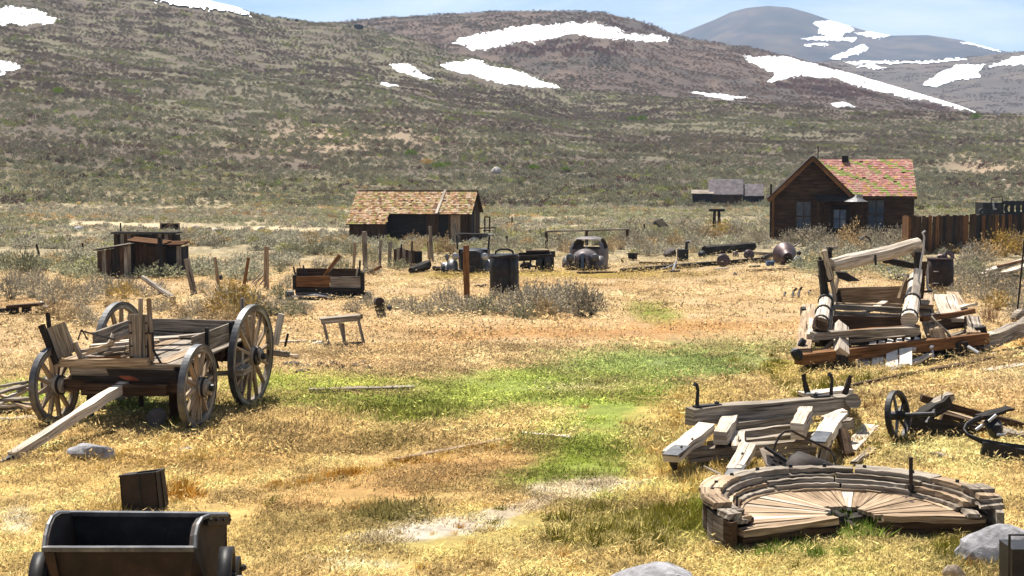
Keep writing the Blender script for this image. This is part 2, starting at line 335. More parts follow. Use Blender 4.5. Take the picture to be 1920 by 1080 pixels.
def gcol(x, y, z):
    px, py = proj(x, y, z); d = np.hypot(x, y)
    n1 = fbm(x*.7, y*.7, 61); n2 = fbm(x*2.6, y*2.6, 67); n3 = fbm(x*.08, y*.08, 71)
    def mix(a, b, t): return a*(1-t[:,None]) + np.asarray(b)*t[:,None]
    c = np.tile(np.array(S(222,188,122)), (len(x),1))
    c = mix(c, S(204,164,104), sst(.45,.7,n1)*.5); c = mix(c, S(188,170,96), sst(.45,.7,fbm(x*.5+9,y*.5,77))*.5)
    t = sst(20.5, 24.5, d + (n1-.5)*3); c = mix(c, S(208,174,126), t); c = mix(c, S(222,196,156), t*sst(.48,.66,n2)*.5); c = mix(c, S(186,140,90), t*sst(.52,.72,n1)*.5)
    t = sst(46, 62, d + (n1-.5)*10); c = mix(c, S(172,156,122), t); c = mix(c, S(206,186,150), t*sst(.5,.66,n2)*.7)
    for cx, cy, rx, ry, ti, col, wt in GREEN:
        dx = px-cx; dy = py-cy-ti*dx; q = (dx/rx)**2 + (dy/ry)**2
        k = np.clip(wt*(1.25-q) + (n2-.5)*1.5 + (n1-.5)*1.2, 0, 1)*np.clip(1.9-q, 0, 1)*(d < 75); c = mix(c, col, np.clip(k, 0, .95))
    rd = np.exp(-((py-(416+.028*px+4*np.sin(px*.02)))/4.0)**2)*(px < 720)*(px > 90)*(d > 60)*(d < 140); c = mix(c, S(236,212,172), np.clip(rd*1.4,0,.95))
    rd = np.exp(-((px-20)/50)**2-((py-414)/7)**2); c = mix(c, S(232,200,158), rd*(d<200))
    t = sst(150, 210, d); c = mix(c, S(130,121,97), t); c = mix(c, S(118,104,89), t*sst(.42,.6,n3)); 
    bare = np.exp(-((px-640)/170)**2-((py-262)/30)**2) + np.exp(-((px-1870)/90)**2-((py-315)/36)**2); c = mix(c, S(196,170,140), np.clip(bare*t,0,.8))
    return c*(.64+.28*n2[:,None])
def polar_sheet(name, f, az, ds, colf, mat, smooth=True):
    A, D = np.meshgrid(az, ds); x = (D*np.sin(A)).ravel(); y = (D*np.cos(A)).ravel(); z = f(x, y); na, nd = len(az), len(ds)
    i = np.arange((nd-1)*(na-1)); r = i//(na-1); c = i%(na-1); k = r*na+c
    me = fast_mesh(name, np.c_[x,y,z], np.c_[k, k+1, k+na+1, k+na]); vattr(me, 'Col', colf(x, y, z)); me.materials.append(MATS[mat])
    if smooth: me.polygons.foreach_set('use_smooth', np.ones(len(me.polygons), bool))
    o = bpy.data.objects.new(name, me); COL.objects.link(o); return tag(o, kind='structure')
az = np.concatenate([np.linspace(-math.pi, -.5, 40)[:-1], np.linspace(-.5, .5, 560), np.linspace(.5, math.pi, 40)[1:]])
ds = np.concatenate([[.5, 2, 4], 8840/np.linspace(1450, 62, 330), np.linspace(146, 700, 150)])
ground = polar_sheet('ground', zA, az, ds, gcol, 'ground_soil'); tag(ground, 'dry grassy valley floor rising into a sagebrush slope')
def hcol(c1, c2, c3, sc, seed):
    def f(x, y, z):
        n = fbm(x*sc, y*sc, seed, 5); m = fbm(x*sc*4+3, y*sc*4, seed+5, 4); a = np.array(c1); b = np.array(c2); c = np.array(c3); t = sst(.38,.62,n)[:,None]; u = sst(.45,.7,m)[:,None]*.6
        return ((a*(1-t)+b*t)*(1-u)+c*u)*.8
    return f
azh = np.linspace(-.45, .6, 420)
polar_sheet('hill', zB, azh, np.linspace(430, 1000, 130), hcol(S(112,92,80),S(98,84,74),S(140,116,100),.02,81), 'hill_soil')
polar_sheet('hill', zC, np.linspace(.0, .65, 240), np.linspace(900, 1750, 90), hcol(S(118,104,94),S(108,98,92),S(138,122,106),.01,85), 'hill_soil')
polar_sheet('hill', zD, np.linspace(-.1, .7, 300), np.linspace(1600, 3600, 110), hcol(S(74,68,70),S(92,82,78),S(128,108,92),.006,89), 'mountain_soil')
# ---- snow lying in the hollows: sheets that follow the hillside
SNOWS = []
def inside(P2, wx, wy):
    ins = np.zeros(wx.shape, bool); j = len(P2)-1
    for i in range(len(P2)):
        xi, yi = P2[i]; xj, yj = P2[j]; ins ^= ((yi > wy) != (yj > wy)) & (wx < (xj-xi)*(wy-yi)/(yj-yi+1e-9)+xi); j = i
    return ins
def in_snow(P2, gx, gy, nz, ns):
    wx = gx + (fbm(gx*ns, gy*ns*1.6, 91)-.5)*nz*5; wy = gy + (fbm(gx*ns+7, gy*ns*1.6, 93)-.5)*nz*1.6 + (fbm(gx*.22, gy*.35, 95, 3)-.5)*nz*1.5
    return inside(P2, wx, wy)
def snow(f, da, db, poly, label, step=2.2, thick=.12, nz=7, ns=.045):
    P2 = np.array(poly, float); x0, y0 = P2.min(0)-8; x1, y1 = P2.max(0)+8; xs = np.arange(x0, x1, step); ys = np.arange(y0, y1, step*.5); gx, gy = np.meshgrid(xs, ys); SNOWS.append((f, P2, nz, ns))
    ins = in_snow(P2, gx, gy, nz, ns); pts, ok = onhill(f, gx.ravel(), gy.ravel(), da, db); pts[:,2] += thick; nx = len(xs)
    r, c = np.nonzero(ins[:-1,:-1]); k = r*nx+c; q = np.c_[k+nx, k+nx+1, k+1, k]; q = q[ok[q].all(1)]
    if len(q) == 0: return
    u, inv = np.unique(q.ravel(), return_inverse=True); me = fast_mesh('snow_patch', pts[u], inv.reshape(-1,4)); me.materials.append(MATS['snow']); me.polygons.foreach_set('use_smooth', np.ones(len(q), bool))
    o = bpy.data.objects.new('snow_patch', me); COL.objects.link(o); tag(o, label, kind='structure')
def off_snow(f, px, py):
    m = np.ones(len(px), bool)
    for g, P2, nz, ns in SNOWS:
        if g is f:
            x0, y0 = P2.min(0)-20; x1, y1 = P2.max(0)+20; b = (px > x0)&(px < x1)&(py > y0)&(py < y1)
            if b.any(): i = np.nonzero(b)[0]; m[i] &= ~(in_snow(P2, px[i], py[i]-1, nz, ns) | in_snow(P2, px[i], py[i]-7, nz, ns)) | (RNG.random(len(i)) < .05)
    return m
A_ = (zA, 150, 565); B_ = (zB, 440, 870); C_ = (zC, 905, 1510); D_ = (zD, 1610, 3010)
snow(*A_, [(-60,8),(0,12),(55,16),(118,40),(60,46),(-60,44)], 'snow bank at upper left edge')
snow(*A_, [(262,-2),(300,-20),(400,-2),(470,31),(420,24),(340,12)], 'snow streak below the left skyline', thick=.6)
snow(*A_, [(-40,112),(8,114),(32,128),(5,142),(-40,144)], 'small snow patch at left edge')
snow(*A_, [(722,122),(762,119),(815,150),(782,146),(750,136)], 'small slanting snow patch on the near slope', 2, nz=4)
snow(*A_, [(708,155),(728,154),(746,162),(722,163)], 'tiny snow remnant on the near slope', 2, nz=3)
snow(*A_, [(818,121),(845,118),(880,111),(960,130),(1056,166),(1000,163),(930,156),(880,142)], 'snow wedge along the near slope crest', nz=5)
snow(*B_, [(840,80),(890,64),(980,50),(1060,46),(1110,39),(1160,58),(1254,70),(1250,80),(1170,72),(1080,66),(1040,66),(1000,76),(930,86),(890,94)], 'broad snow crescent under the dark hilltop')
snow(*B_, [(1392,104),(1480,106),(1600,138),(1720,168),(1800,192),(1834,211),(1770,197),(1640,168),(1560,146),(1500,142),(1440,154),(1450,138),(1410,122)], 'long snow drift descending to the right', nz=5)
snow(*B_, [(1290,171),(1340,175),(1402,184),(1370,187),(1310,178)], 'thin snow line at the dark hill foot', 2, nz=3)
snow(*B_, [(1552,192),(1590,193),(1606,200),(1570,201)], 'little snow strip right of the hill foot', 2, nz=3)
for q in ([(1524,46),(1550,38),(1590,46),(1604,56),(1584,62),(1570,72),(1530,64),(1540,54)], [(1500,75),(1540,68),(1600,72),(1596,80),(1560,78)], [(1505,84),(1556,83),(1554,88),(1510,87)], [(1600,62),(1640,58),(1670,69),(1640,74)], [(1552,110),(1590,92),(1616,83),(1628,92),(1606,102),(1570,114)], [(1796,80),(1830,80),(1880,99),(1850,94)]):
    snow(*D_, q, 'white snow patch on the far mountain', 2, 1.5, nz=4)
for q in ([(1575,116),(1700,116),(1812,110),(1812,114),(1700,120),(1600,121)], [(1606,125),(1630,121),(1660,129),(1640,133)], [(1724,160),(1760,138),(1790,124),(1850,122),(1830,134),(1836,146),(1790,150),(1760,164)], [(1850,126),(1900,108),(1990,98),(1990,116),(1900,124)]):
    snow(*C_, q, 'white snow drift on the hill at right', 2, .9, nz=4)
# ================================================================ VEGETATION
def blade_mesh(name, tris, tones, mat):
    v = np.array(tris, np.float32).reshape(-1,3); f = np.arange(len(v)).reshape(-1,3); me = fast_mesh(name, v, f)
    t = np.repeat(np.array(tones, np.float32), 3); vattr(me, 'tone', np.c_[t,t,t]); me.materials.append(MATS[mat]); return me
def bush_mesh(name, n, leaf, seed, mat, h=.75, leaves=4, spread=1.0, twig=.006):
    rn = random.Random(seed); T = []; C = []
    lob = [(rn.uniform(0,6.28), rn.uniform(.7,1.15)) for _ in range(6)]
    for i in range(n):
        a = rn.uniform(0,6.283); e = math.acos(rn.uniform(.02,1)); k = max(l*max(0,math.cos(a-p))**2 for p, l in lob)*.55+.55
        Ln = rn.uniform(.72,1.05)*k; dr = Vector((math.sin(e)*math.cos(a)*.62*spread, math.sin(e)*math.sin(a)*.62*spread, math.cos(e)*h+.12))
        base = Vector((rn.uniform(-.12,.12)*spread, rn.uniform(-.12,.12)*spread, 0)); tip = base+dr*Ln; mid = base+dr*Ln*.5+Vector((0,0,.04)); sd = Vector((-math.sin(a), math.cos(a), 0))*twig
        T += [[base-sd, base+sd, tip]]; C += [rn.uniform(.5,.8)]
        for q in range(leaves):
            c = mid.lerp(tip, rn.uniform(.35,1.1)); d = (dr.normalized()+Vector((rn.gauss(0,.6),rn.gauss(0,.6),rn.gauss(.2,.5)))).normalized()*leaf*rn.uniform(.7,1.5)
            s2 = d.cross(Vector((rn.gauss(0,1),rn.gauss(0,1),rn.gauss(0,1)))).normalized()*leaf*.28; T += [[c-s2, c+s2, c+d]]; C += [rn.uniform(.75,1.2)]
    return blade_mesh(name, T, C, mat)
def grass_mesh(name, n, h, seed, spread, lean=.5, wd=.008):
    rn = random.Random(seed); T = []; C = []
    for i in range(n):
        b = Vector((rn.gauss(0,spread), rn.gauss(0,spread), -.01)); a = rn.uniform(0,6.28); l = abs(rn.gauss(0,lean)); d = Vector((math.cos(a)*l, math.sin(a)*l, 1)).normalized()*h*rn.uniform(.5,1.15)
        s2 = Vector((-math.sin(a+1), math.cos(a+1), 0))*wd*rn.uniform(.8,1.7); m = b+d*.6; e = b+d+Vector((d.x,d.y,-abs(l)*h*.25))*.5
        T += [[b-s2, b+s2, e]]; C += [rn.choice((.55,.85,1,1.15,1.35))]
    return blade_mesh(name, T, C, 'grass_scatter')
def cluster(name, meshes, n, rad, seed):                    # several bushes side by side, as one scatter piece
    rn = random.Random(seed); V3 = []; T3 = []
    for i in range(n):
        m = meshes[rn.randrange(len(meshes))]; v = np.empty(len(m.vertices)*3, np.float32); m.vertices.foreach_get('co', v); v = v.reshape(-1,3); a = rn.uniform(0,6.28); k = rn.uniform(.42,.85); c, q = math.cos(a), math.sin(a)
        r = rad*math.sqrt((i+.5)/n); b = i*2.4+rn.uniform(-.5,.5); t = np.empty(len(v)*4, np.float32); m.attributes['tone'].data.foreach_get('color', t); tt = t.reshape(-1,4)[:,:1]
        V3.append(np.c_[(v[:,0]*c-v[:,1]*q)*k+r*math.cos(b), (v[:,0]*q+v[:,1]*c)*k+r*math.sin(b), v[:,2]*k*rn.uniform(.7,1)]); w_ = rn.uniform(.65,1.2); T3.append(tt*np.array([[w_*rn.uniform(.92,1.1), w_, w_*rn.uniform(.88,1.08)]]))
    v = np.concatenate(V3); me = fast_mesh(name, v, np.arange(len(v)).reshape(-1,3)); vattr(me, 'tone', np.concatenate(T3)); me.materials.append(MATS['leaf_scatter']); return me
def slope_rot(f, x, y):
    e = 1.5; gx = (f(x+e, y)-f(x-e, y))/(2*e); gy = (f(x, y+e)-f(x, y-e))/(2*e); return np.arctan(gy), -np.arctan(gx)
def protos(name, meshes):
    c = bpy.data.collections.new(name)
    for i, m in enumerate(meshes): c.objects.link(bpy.data.objects.new('%s_%02d' % (name, i), m))
    return c
def scatter(name, pts, scl, col, coll, label, tilt=.15, rot=None):
    n = len(pts); me = bpy.data.meshes.new(name); me.vertices.add(n); me.vertices.foreach_set('co', np.asarray(pts, np.float32).ravel())
    a = me.attributes.new('scl', 'FLOAT_VECTOR', 'POINT'); sc = np.asarray(scl, np.float32); sc = sc if sc.ndim == 2 else np.c_[sc,sc,sc]; a.data.foreach_set('vector', sc.astype(np.float32).ravel())
    a = me.attributes.new('rot', 'FLOAT_VECTOR', 'POINT'); a.data.foreach_set('vector', (np.c_[RNG.normal(0,tilt,n), RNG.normal(0,tilt,n), RNG.uniform(0,6.28,n)] if rot is None else rot).astype(np.float32).ravel())
    a = me.attributes.new('idx', 'INT', 'POINT'); a.data.foreach_set('value', RNG.integers(0, len(coll.objects), n).astype(np.int32)); vattr(me, 'col', col)
    o = bpy.data.objects.new(name, me); COL.objects.link(o)
    t = bpy.data.node_groups.new(name, 'GeometryNodeTree'); t.interface.new_socket('Geometry', in_out='INPUT', socket_type='NodeSocketGeometry'); t.interface.new_socket('Geometry', in_out='OUTPUT', socket_type='NodeSocketGeometry')
    gi = t.nodes.new('NodeGroupInput'); go = t.nodes.new('NodeGroupOutput'); ip = t.nodes.new('GeometryNodeInstanceOnPoints'); ci = t.nodes.new('GeometryNodeCollectionInfo')
    ci.inputs['Collection'].default_value = coll; ci.inputs['Separate Children'].default_value = True; ci.inputs['Reset Children'].default_value = True; ip.inputs['Pick Instance'].default_value = True
    def na(nm, ty): q = t.nodes.new('GeometryNodeInputNamedAttribute'); q.data_type = ty; q.inputs['Name'].default_value = nm; return q.outputs['Attribute']
    t.links.new(gi.outputs[0], ip.inputs['Points']); t.links.new(ci.outputs[0], ip.inputs['Instance']); t.links.new(na('idx','INT'), ip.inputs['Instance Index'])
    t.links.new(na('rot','FLOAT_VECTOR'), ip.inputs['Rotation']); t.links.new(na('scl','FLOAT_VECTOR'), ip.inputs['Scale']); t.links.new(ip.outputs[0], go.inputs[0])
    m = o.modifiers.new('scatter', 'NODES'); m.node_group = t; return tag(o, label, kind='stuff')
def spray(n, d0, d1, az0=-.47, az1=.47, p=1.0):           # random points, p = 1 even over the ground, smaller = denser near by
    u = RNG.random(n); d = (d0**(2*p)+(d1**(2*p)-d0**(2*p))*u)**(1/(2*p)); a = RNG.uniform(az0, az1, n); return d*np.sin(a), d*np.cos(a)
EXCL = []                                                  # footprints kept clear of tall growth: x, y, radius
def clear(x, y, k=1.0):
    m = np.ones(len(x), bool)
    for ex, ey, er in EXCL: m &= (x-ex)**2+(y-ey)**2 > (er*k)**2
    return m
def grass():
    def lay(name, label, n, d0, d1, p, coll, s0, s1, thr, lift):
        x, y = spray(n, d0, d1, p=p); z = zA(x, y); c = gcol(x, y, z); px, py = proj(x, y, z); d = np.hypot(x, y); dens = fbm(x*1.1, y*1.1, 101)
        k = (dens > thr)&((c[:,2] < .21) | (RNG.random(n) < .2)); s = (.6+.8*dens)*RNG.uniform(s0,s1,n)
        tall = np.exp(-((px-1240)/170)**2-((py-985)/36)**2)*.9+np.exp(-((px-1600)/90)**2-((py-985)/24)**2)+np.exp(-((px-1270)/60)**2-((py-860)/40)**2)+np.exp(-((px-740)/110)**2-((py-776)/10)**2)*.8+np.exp(-((px-720)/60)**2-((py-960)/14)**2)*.9+np.exp(-((px-560)/140)**2-((py-800)/26)**2)*.5+np.exp(-((px-1850)/70)**2-((py-1040)/30)**2)*.8
        h = s*(.38+.42*RNG.random(n))*(1+1.6*tall); g_ = c.mean(1,keepdims=True); straw = np.array([S(234,202,152)]); gr = np.clip((c[:,1]/(c[:,0]+1e-4)-.85)*3.2,0,1)[:,None]; mot = (.66+.72*sst(.3,.68,fbm(x*1.7,y*1.7,141,3)))[:,None]; ok = np.minimum((c*(.62+.36*gr)+(g_*np.array([[.12,.11,.05]])+straw*.2)*(1-gr))*lift*mot*RNG.uniform(.8,1.25,(n,1)), .85); rx, ry = slope_rot(zA, x, y)
        scatter(name, np.c_[x,y,z][k], np.c_[s,s,h][k], ok[k], coll, label)
    gm = protos('grass_tuft', [grass_mesh('grass_%d' % i, 90, .065, i, .1, .75, .006) for i in range(5)])
    lay('turf', 'short gold and green grass of the near foreground', 11000, 7.5, 17.5, .5, gm, .7, 1.2, .34, 1.95)
    g2 = protos('grass_mat', [grass_mesh('mat_grass_%d' % i, 170, .07, 30+i, .2, .8, .009) for i in range(4)])
    lay('meadow_turf', 'green and gold grass around the wagon', 6500, 17, 28, .8, g2, .8, 1.2, .34, 1.95)
    g3 = protos('dry_tuft', [grass_mesh('dry_grass_%d' % i, 120, .07, 20+i, .32, .9, .014) for i in range(4)])
    lay('dry_turf', 'short dry tan grass of the flat', 6000, 26, 62, .7, g3, .7, 1.3, .42, 1.85)
    gt = protos('tussock', [grass_mesh('tussock_%d' % i, 90, .2, 40+i, .05, .75, .006) for i in range(4)])
    pts = []; cols = []; sc = []
    def tus(px, py, rx, ry, n, col, s0, s1):
        for _ in range(n):
            p = G(px+random.gauss(0,rx), py+random.gauss(0,ry)); pts.append((p.x,p.y,p.z-.02)); k = R(.8,1.2); cols.append([v*k for v in col]); sc.append(R(s0,s1))
    gold = S(240,200,112,.8); org = S(216,156,66,.75); grn = S(134,156,62,.75); olv = S(146,138,50,.7)
    tus(1290,860,35,20,46,gold,.6,1.2); tus(1270,800,40,30,30,gold,.5,.9); tus(1390,890,30,8,16,gold,.6,1.0); tus(340,845,60,14,34,gold,.5,1.0); tus(180,855,40,10,16,gold,.5,.9); tus(350,790,20,6,10,olv,.6,1.2)
    tus(1600,988,55,8,36,grn,.5,1.1); tus(1500,1034,90,6,34,grn,.4,.8); tus(1240,990,110,20,90,olv,.6,1.1); tus(1850,1040,40,12,30,olv,.6,1.1); tus(1450,700,40,16,26,olv,.6,1.1); tus(340,925,20,8,10,org,.6,1)
    for t in np.linspace(0,1,80): tus(500+t*520, 918-t*95, 6, 4, 1, org if R(0,1) < .6 else gold, .35, .75)
    for _ in range(420):
        px = R(-60,1980); py = 700+R(0,1)**.7*390; q = P(px,py,0); n_ = vnoise(np.array([q.x*.8]),np.array([q.y*.8]),151)[0]
        if n_ > .5 and not any((q.x-ex)**2+(q.y-ey)**2 < er*er for ex, ey, er in EXCL): tus(px,py,3,2,1,random.choice([gold,gold,org,olv,S(190,150,90,.7)]),.3,.65)
    tus(1870,635,30,8,20,org,.6,1.2); tus(1560,720,60,10,30,olv,.6,1.2); tus(1700,720,80,12,30,gold,.5,.9); tus(1650,830,60,10,20,olv,.5,.9); tus(250,955,30,5,12,gold,.5,.9)
    scatter('tussocks', pts, sc, cols, gt, 'gold and green grass tussocks', .1)
def brush():
    fm = [bush_mesh('sage_far_%d' % i, 34, .2, 60+i, 'leaf_scatter', .8, 4, 1.0) for i in range(5)]; md = protos('sagebrush_mid', [bush_mesh('sage_mid_%d' % i, 110, .085, 80+i, 'leaf_scatter', .6, 5, 1.0) for i in range(4)])
    sg = protos('sagebrush_far', fm); cl = protos('sagebrush_cluster', [cluster('sage_cluster_%d' % i, fm, 8, 2.5, 200+i) for i in range(6)])
    for nm, n_, d0, d1, cc, s0, s1, thr, lb in (('sagebrush', 2600, 46, 80, md, .4, 1.0, .48, 'scattered grey sagebrush at the edge of the flat'), ('valley_sagebrush', 4200, 70, 190, cl, .5, .8, .33, 'grey green sagebrush covering the valley floor')):
        x, y = spray(n_, d0, d1, p=.8); z = zA(x, y); d = np.hypot(x, y); px, py = proj(x, y, z); n = fbm(x*.07, y*.07, 111); n2 = fbm(x*.3, y*.3, 113)
        k = (n2 > thr)&clear(x, y)&~((np.abs(py-(416+.028*px)) < 5)&(px < 720)&(px > 100)); u = RNG.random(len(x))[:,None]; t = sst(.4,.6,n)[:,None]
        if nm == 'sagebrush': k &= ~((px > 560)&(px < 1500)&(py > 478))
        c = np.array(S(178,174,138,.8))*(1-t)+np.array(S(186,178,152,.8))*t; c = np.where(u < .07, S(206,176,126,.8), c); c = np.where(u > .95, S(184,180,110,.8), c)
        s = RNG.uniform(s0,s1,len(x))*(.7+.6*n2); scatter(nm, np.c_[x,y,z-.03][k], np.c_[s,s,s*RNG.uniform(.6,.9,len(x))][k], (c*RNG.uniform(.78,1.12,(len(x),1)))[k], cc, lb, .05)
    x, y = spray(15000, 150, 575, p=.75); z = zA(x, y); d = np.hypot(x, y); px, py = proj(x, y, z); n = fbm(x*.018, y*.03, 121); n2 = fbm(x*.1, y*.1, 123); u = RNG.random(len(x))[:,None]
    dark = sst(.40,.56,n)[:,None]*sst(340,230,py)[:,None]
    c = np.array(S(156,153,126,.72))*(1-dark)+np.array(S(140,127,114,.72))*dark; c = np.where(u > .94, S(160,168,96,.72), c); c = np.where(u < .1, S(116,96,88,.72), c)
    bare = np.exp(-((px-640)/170)**2-((py-262)/26)**2)+np.exp(-((px-1870)/90)**2-((py-315)/36)**2); rx, ry = slope_rot(zA, x, y)
    k = (n2 > .2+.24*bare)&(y > 0)&off_snow(zA, px, py); s = RNG.uniform(.7,1.2,len(x))*(.8+.4*n2); sz = s*RNG.uniform(.8,1.15,len(x))
    scatter('hillside_sagebrush', np.c_[x,y,z-.05][k], np.c_[s,s,sz][k], (c*RNG.uniform(.75,1.15,(len(x),1)))[k], cl, 'brown and green sagebrush covering the near hillside', rot=np.c_[rx,ry,0*rx][k])
    x, y = spray(5500, 480, 890, -.3, .45); z = zB(x, y); px, py = proj(x, y, z); n = fbm(x*.012, y*.012, 131); u = RNG.random(len(x))[:,None]
    red = (np.exp(-((px-1060)/170)**2-((py-88)/20)**2)+np.exp(-((px-1560)/110)**2-((py-165)/22)**2)+.5*np.exp(-((px-1750)/90)**2-((py-200)/14)**2)+.8*np.exp(-((px-1180)/110)**2-((py-52)/10)**2))
    rd = (red > .45)[:,None]; t = sst(.45,.6,n)[:,None]; c = np.where(rd, S(150,118,104,.72), np.array(S(120,108,90,.7))*(1-t)+np.array(S(136,114,98,.7))*t); s = RNG.uniform(1.3,2.2,len(x)); rx, ry = slope_rot(zB, x, y); k = off_snow(zB, px, py)
    scatter('hill_scrub', np.c_[x,y,z-.1][k], np.c_[s,s,s*(.7+.7*rd[:,0])][k], (c*RNG.uniform(.7,1.2,(len(x),1)))[k], cl, 'dark scrub and bare brush covering the snowy hill', rot=np.c_[rx,ry,0*rx][k])
    x, y = spray(1700, 905, 1510, .1, .5); z = zC(x, y); px, py = proj(x, y, z); s = RNG.uniform(1.6,3,len(x)); rx, ry = slope_rot(zC, x, y); k = off_snow(zC, px, py)
    scatter('far_scrub', np.c_[x,y,z-.1][k], np.c_[s,s,s*.6][k], (np.array(S(124,112,106,.7))*RNG.uniform(.7,1.25,(len(x),1)))[k], cl, 'brown scrub on the hill at right', rot=np.c_[rx,ry,0*rx][k])
def haze():
    x0, x1, y0, y1, z0, z1 = -4200, 4200, -900, 4200, -420, 520
    me = bpy.data.meshes.new('haze'); me.from_pydata([(x,y,z) for x in (x0,x1) for y in (y0,y1) for z in (z0,z1)], [], [(0,1,3,2),(4,6,7,5),(0,4,5,1),(2,3,7,6),(0,2,6,4),(1,5,7,3)])
    m = bpy.data.materials.new('haze_air'); m.use_nodes = True; t = m.node_tree; t.nodes.clear(); o = t.nodes.new('ShaderNodeOutputMaterial'); v = t.nodes.new('ShaderNodeVolumePrincipled'); v.inputs['Color'].default_value = (.5,.7,1,1); v.inputs['Density'].default_value = .00014; v.inputs['Anisotropy'].default_value = .1
    t.links.new(v.outputs[0], o.inputs['Volume']); me.materials.append(m); ob = bpy.data.objects.new('haze', me); COL.objects.link(ob); tag(ob, 'thin blue air over the far hills', kind='stuff')
# ================================================================ BUILDINGS AND FENCES
def bp(parent, name, mat, a, b, w, h, up=(0,0,1), **k): return MB().beam(a, b, w, h, up, **k).part(name, mat, parent)
def shingles(mb, o, ex, ey, W, H, sw, sh, colf, mask=None):
    o = Vector(o); ex = Vector(ex).normalized(); ey = Vector(ey).normalized(); n = ex.cross(ey).normalized()
    for r in range(int(H/sh)):
        x = -sw*(.5 if r%2 else 0)
        while x < W:
            w = sw*R(.75,1.2); x0 = max(x,0); x1 = min(x+w-.008, W); x += w
            if x1-x0 < .03 or (mask and not mask((x0+x1)/2, (r+.5)*sh)): continue
            if R(0,1) < .015: continue
            y0 = r*sh+R(-.015,.015); y1 = (r+1.35)*sh; k = len(mb.v); l = R(.012,.03)
            mb.v += [o+ex*x0+ey*y0+n*l, o+ex*x1+ey*y0+n*(l+R(-.006,.006)), o+ex*x1+ey*y1+n*.004, o+ex*x0+ey*y1+n*.004, o+ex*x0+ey*y0, o+ex*x1+ey*y0]
            mb.cur = colf(x0/W, r*sh/H); mb.face((k,k+1,k+2,k+3)); mb.face((k+4,k+5,k+1,k))
    return mb
def vr(c, k=.15):
    f = R(1-k,1+k)*.85; return tuple(v*f*R(.94,1.06) for v in c)
def window(parent, x, z0, z1, w, y, name='window'):
    f = MB(); 
    for a, b in (((x-w/2-.06,y,z0-.06),(x-w/2-.06,y,z1+.08)),((x+w/2+.06,y,z0-.06),(x+w/2+.06,y,z1+.08))): f.beam(a, b, .12, .05, (0,1,0))
    f.beam((x-w/2-.14,y-.004,z1+.13),(x+w/2+.14,y-.004,z1+.13),.06,.11)
    wn = f.part(name, 'wood_brown', parent)
    MB().beam((x-w/2-.16,y-.02,z0-.07),(x+w/2+.16,y-.02,z0-.07),.12,.05).part('sill', 'wood_brown', wn)
    MB().beam((x-w/2,y+.012,(z0+z1)/2),(x+w/2,y+.012,(z0+z1)/2),.008,z1-z0).part('curtain', 'curtain', wn)
    MB().beam((x-w/2,y-.004,(z0+z1)/2),(x+w/2,y-.004,(z0+z1)/2),.008,z1-z0).part('pane', 'window_glass', wn)
    m = MB(); m.beam((x-w/2,y-.012,(z0+z1)/2),(x+w/2,y-.012,(z0+z1)/2),.025,.05); m.beam((x,y-.016,z0),(x,y-.016,z1),.035,.02,(0,1,0)); m.part('muntin', 'wood_brown', wn)
    return wn
